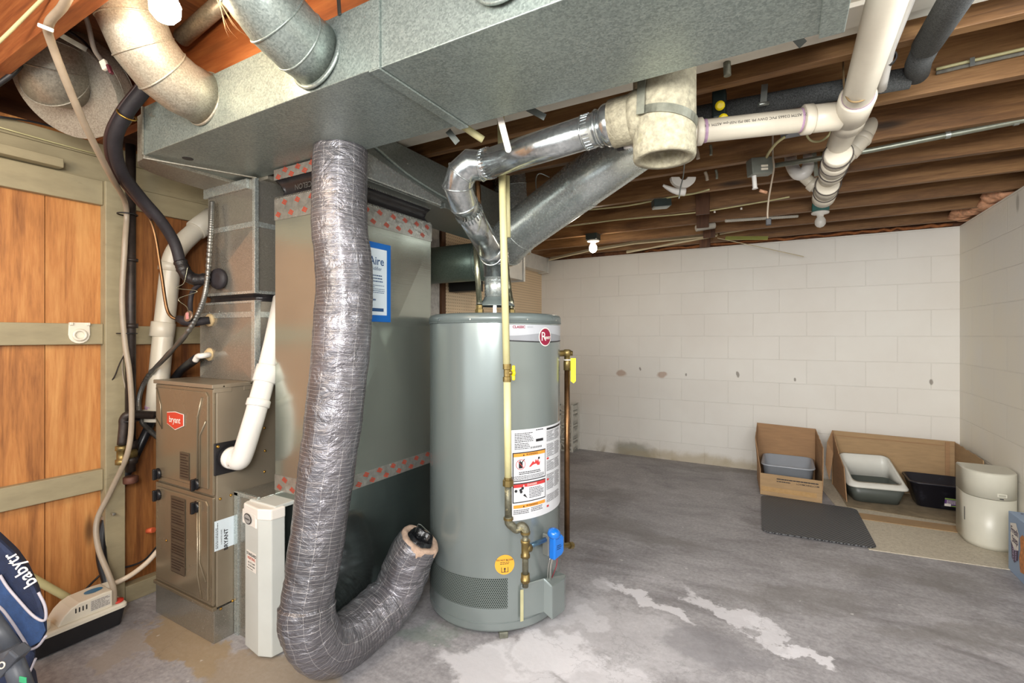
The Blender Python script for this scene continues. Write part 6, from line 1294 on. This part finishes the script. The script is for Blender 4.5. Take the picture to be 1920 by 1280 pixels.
pb = thing('junction_box', 'pale blue grey junction box under the branch drain', 'box', aD(1495, 247, 2.0)); m_ = MB(); m_.obox(aD(1496, 244, 2.0), (.115, .06, .035), (RT[0], RT[1], .18)); m_.build('box', paint('blue_grey_paint', '8b929c', .45), pb, .003)
line('electric_cable', 'beige cable pair from the junction box down to the outlet box', 'cable', [aD(1472, 256, 2.0), aD(1456, 268, 2.03), aD(1443, 284, 2.1), aD(1437, 295, 2.2)], .006, M_CREAM)
line('electric_cable', 'beige cable loop hanging beside the junction box', 'cable', [aD(1524, 238, 1.96), aD(1513, 252, 1.96), aD(1522, 264, 1.96), aD(1540, 264, 1.96), aD(1556, 250, 1.96), aD(1560, 228, 1.96)], .0042, M_CREAM)
for k, (px, lab) in enumerate(((1541, 'gold perforated strap hanging behind the drain pipe'), (1529, 'second perforated strap left of the gold one'))):
    m_ = MB(); m_.bar(aD(px - 3 * k, 250 + 30 * k, 2.3), aD(px + 2, 330, 2.3), .018, .002, ray(px, 290)); tag(m_.build('perforated_strap', M_BRASS if k == 0 else M_OLDSTRAP), lab, 'strap', 'perforated straps')
m_ = MB(); m_.tube(smoothpath([aD(1581, 55, 1.62), aD(1581, 110, 1.58), aD(1583, 165, 1.46), aD(1592, 188, 1.42), aD(1612, 190, 1.41), aD(1632, 178, 1.42), aD(1637, 160, 1.45)], 6), .0028, 8); tag(m_.build('twine_loop', paint('old_twine', '8a7350', .9)), 'old twine loop slung round the drain pipe', 'twine')
# cable along joist with strap
line('strapped_cable', 'cream cable and grey cable strapped along the joist at right', 'cable', [aY(1755, 130, 2.145), aY(1822, 114, 2.145), aY(1935, 88, 2.145), aY(2000, 72, 2.145)], .0055, M_CREAM, 3)
line('grey_cable_run', 'fuzzy grey cable running beneath the cream cable', 'cable', [aY(1755, 137, 2.140), aY(1822, 121, 2.140), aY(1935, 96, 2.140), aY(2000, 81, 2.140)], .006, paint('fuzzy_grey', '75736a', .9, 0, .2, 60), 3)
tag(MB().obox(aY(1823, 116, 2.130), (.012, .004, .028), (1, 0, 0)).build('cable_strap', M_ZINC), 'small zinc strap over the cables on the joist', 'strap')
line('electric_cable', 'long cream cable stapled across the joists towards the back', 'cable', [aZ(1105, 393, 2.02), aZ(1180, 385, 2.02), aZ(1255, 370, 2.02), aZ(1300, 363, 2.02), aZ(1330, 355, 2.02)], .005, M_CREAM, 4)
line('electric_cable', 'cream cable stapled along the joist above the lit bulb', 'cable', [aZ(1060, 425, 2.02), aZ(1150, 413, 2.02), aZ(1300, 399, 2.02), aZ(1420, 380, 2.02), aZ(1480, 369, 2.02)], .0045, M_CREAM, 4)
for k, (px, py, lab) in enumerate(((1340, 397, 'white cable staple left of the other on the long cable'), (1390, 391, 'white cable staple right of the other on the long cable'))): m_ = MB(); m_.obox(aZ(px, py, 2.018), (.012, .014, .012)); tag(m_.build('cable_staple', M_PVCW, bevel=.002), lab, 'staple', 'white cable staples')
jb = thing('junction_box', 'small dark metal junction box under the joists near the lit bulb', 'box', aD(1240, 382, 2.9)); m_ = MB(); m_.obox(aD(1240, 381, 2.92), (.105, .06, .045), (RT[0], RT[1], .08)); m_.build('box', paint('dark_box_paint', '3b4644', .4, .3), jb, .003)
m_ = MB(); m_.obox(aD(1239, 389, 2.90), (.09, .05, .010), (RT[0], RT[1], .08)); m_.build('cover', M_ZINC, jb, .002)
hp = thing('pipe_bracket', 'broken white plastic pipe bracket hanging under a joist', 'bracket', aD(1275, 345, 2.6))
m_ = MB(); cH = aD(1282, 331, 2.49); rr1 = []
u1 = Vector((RT[0], RT[1], 0)); u2 = Vector((0, 0, 1)); fwv = Vector((FW[0], FW[1], 0))
Pp = [cH + u1 * (.065 * math.cos(t)) + u2 * (-.055 * math.sin(t)) for t in [PI * i / 14 for i in range(15)]] + [cH + u1 * (.02 * math.cos(t)) + u2 * (-.016 * math.sin(t)) for t in [PI * (1 - i / 8) for i in range(9)]]
m_.prism(Pp, fwv * .03); m_.build('half_ring', M_PVCW, hp, .003)
m_ = MB(); m_.tube(smoothpath([aD(1243, 347, 2.48), aD(1252, 352, 2.48), aD(1266, 358, 2.48), aD(1284, 360, 2.48)], 5), [.006 + .001 * i for i in range(16)], 10); m_.build('broken_arm', M_PVCW, hp)
line('hanging_wire', 'thin grey wire hanging in front of the broken bracket', 'wire', [aD(1284, 298, 2.30), aD(1281, 330, 2.31), aD(1276, 352, 2.31), aD(1273, 372, 2.31)], .003, M_ZINC)
for k, (px, py, pxb, pyb, D, lab) in enumerate(((1304, 275, 1309, 298, 2.137, 'short bent cream pipe stub near the cement flue'), (1332, 272, 1333, 291, 2.12, 'short grey nail stub right of the bent cream stub'), (1322, 322, 1326, 338, 2.46, 'short cream stub hanging right of the broken bracket'), (1342, 318, 1344, 335, 2.43, 'curved grey hook stub right of the broken bracket'))):
    line('pipe_stub', lab, 'stub', [aD(px, py, D), aD((px + pxb) / 2 + 1, (py + pyb) / 2, D), aD(pxb, pyb, D)], .006 + .002 * (k % 2 == 0), M_TUBEB if k % 2 == 0 else M_OLDSTRAP, 4, group='stubs under the joists')
def zrod(px, py, px2, py2, D, lab, cyl=True): m_ = MB(); m_.tube([aD(px, py, D), aD(px2, py2, D)], .011, 14, fn=lambda l, t, i: 1); tag(m_.build('threaded_rod' if cyl else 'strap', M_OLDSTRAP), lab, 'rod')
zrod(1362, 90, 1364, 142, 1.50, 'short threaded rod below the big duct at centre right')
for k, (a, b, D, lab) in enumerate((((840, 245), (858, 268), 1.62, 'metal strap under the white beam left of the cream stub'), ((985, 200), (1022, 220), 1.55, 'metal strap over the shiny vent pipe'))):
    m_ = MB(); m_.bar(aD(*a, D), aD(*b, D), .020, .003, ray(*a)); tag(m_.build('beam_strap', M_STEELD), lab, 'strap', 'straps near the white beam')
tag(MB().bar(aD(1493, 70, 1.32), aD(1506, 84, 1.32), .022, .003, ray(1500, 78)).build('beam_strap', M_STEELD), 'metal strap tab below the big duct at right', 'strap', 'straps near the white beam')
line('cream_pipe_stub', 'cream pipe stub poking out under the white beam', 'pipe', [aD(868, 236, 1.62), aD(888, 250, 1.63), aD(906, 262, 1.64)], .012, M_CREAM, 2)
# strips tucked along the back wall top
M_STRIPC = paint('cream_trim_strip', 'd8cbaa', .5, 0, .05, 10); M_STRIPY = paint('yellow_green_strip', 'b9bd6c', .5, 0, .05, 10)
def strip(pts, w, t, m, lab):
    m_ = MB()
    for a, b in zip(pts, pts[1:]): m_.bar(a, b, w, t, (0, -1, 1.1))
    tag(m_.build('trim_strip', m, bevel=.001), lab, 'strip', 'trim strips at the back wall top')
strip([aY(1175, 472, 4.66), aY(1330, 443, 4.60), aY(1345, 440, 4.58)], .030, .016, M_STRIPC, 'straight cream strip ending just right of the lit bulb')
strip([aY(1030, 486, 4.60), aY(1100, 470, 4.55), aY(1190, 455, 4.52), aY(1345, 440, 4.50)], .040, .012, M_STRIPC, 'long cream strip passing behind the lit bulb')
strip([aY(1345, 446, 4.60), aY(1420, 462, 4.60), aY(1507, 481, 4.66)], .007, .004, M_STRIPC, 'thin yellowish rod pointing down right over the white wall')
strip([aY(1350, 438, 4.59), aY(1455, 420, 4.45), aY(1600, 404, 4.40)], .022, .012, M_STRIPC, 'long thin cream strip running right under the joists')
strip([aY(1360, 446, 4.57), aY(1440, 446, 4.57)], .050, .005, M_STRIPY, 'wide yellow green strip near the top of the back wall')
def corr(a, b, D, w, lab): m_ = MB(); P_ = [aD(*a, D) + (aD(*b, D) - aD(*a, D)) * i / 60 for i in range(61)]; m_.tube(P_, w, 10, fn=lambda l, t, i: 1 + .14 * (i % 2)); tag(m_.build('corrugated_tube', paint('white_corrugated', 'b9b4a8', .6)), lab, 'tube', 'corrugated tube ends')
corr((1305, 428), (1340, 422), 3.6, .022, 'short pale corrugated tube end under the bridging block'); corr((1360, 414), (1496, 405), 3.4, .010, 'long pale corrugated tube under the joist near the teal box')
# cobwebs caught on the trunk duct
m_ = MB(); rd = random.Random(5)
for k in range(7):
    a = aD(410 + rd.uniform(-4, 4), 0 + rd.uniform(-5, 5), 1.30); b = aD(440 + rd.uniform(-10, 45), 62 + rd.uniform(-8, 12), 1.50); m_.tube(smoothpath([a, (a + b) / 2 + Vector((0, 0, -.02)), b], 4), .0009, 5)
tag(m_.build('cobweb', paint('web_dust', 'e9c9a0', .9)), 'dusty cobweb strands hanging between the round ducts', 'cobweb', kind='stuff')

line('copper_fitting', 'orange copper pipe end glimpsed behind the vent elbow', 'pipe', [aD(893, 332, 2.35), aD(896, 352, 2.35), aD(897, 385, 2.36)], .014, M_COPPER, 3)
hf = thing('hose_fitting', 'small black and white hose fitting beside the cement flue bottom', 'fitting', aD(1168, 275, 1.5))
m_ = MB(); m_.cyl(aD(1158, 277, 1.5), aD(1170, 275, 1.49), .011, n=12); m_.build('black_elbow', M_BLACKR, hf)
m_ = MB(); m_.cyl(aD(1170, 275, 1.49), aD(1186, 272, 1.475), .008, n=12); m_.build('white_collar', M_PVCW, hf)
line('loose_wire', 'thin bent wire sticking out of the open flex duct end', 'wire', [aD(778, 998, 1.93), aD(785, 982, 1.92), aD(798, 992, 1.93), aD(806, 999, 1.935)], .0018, M_STEELD, 3)
line('bare_wire', 'pale bent wire hanging above the diagonal duct', 'wire', [aD(1006, 362, 2.5), aD(1005, 335, 2.5), aD(1012, 325, 2.5), aD(1030, 332, 2.5)], .003, M_ZINC, 4)
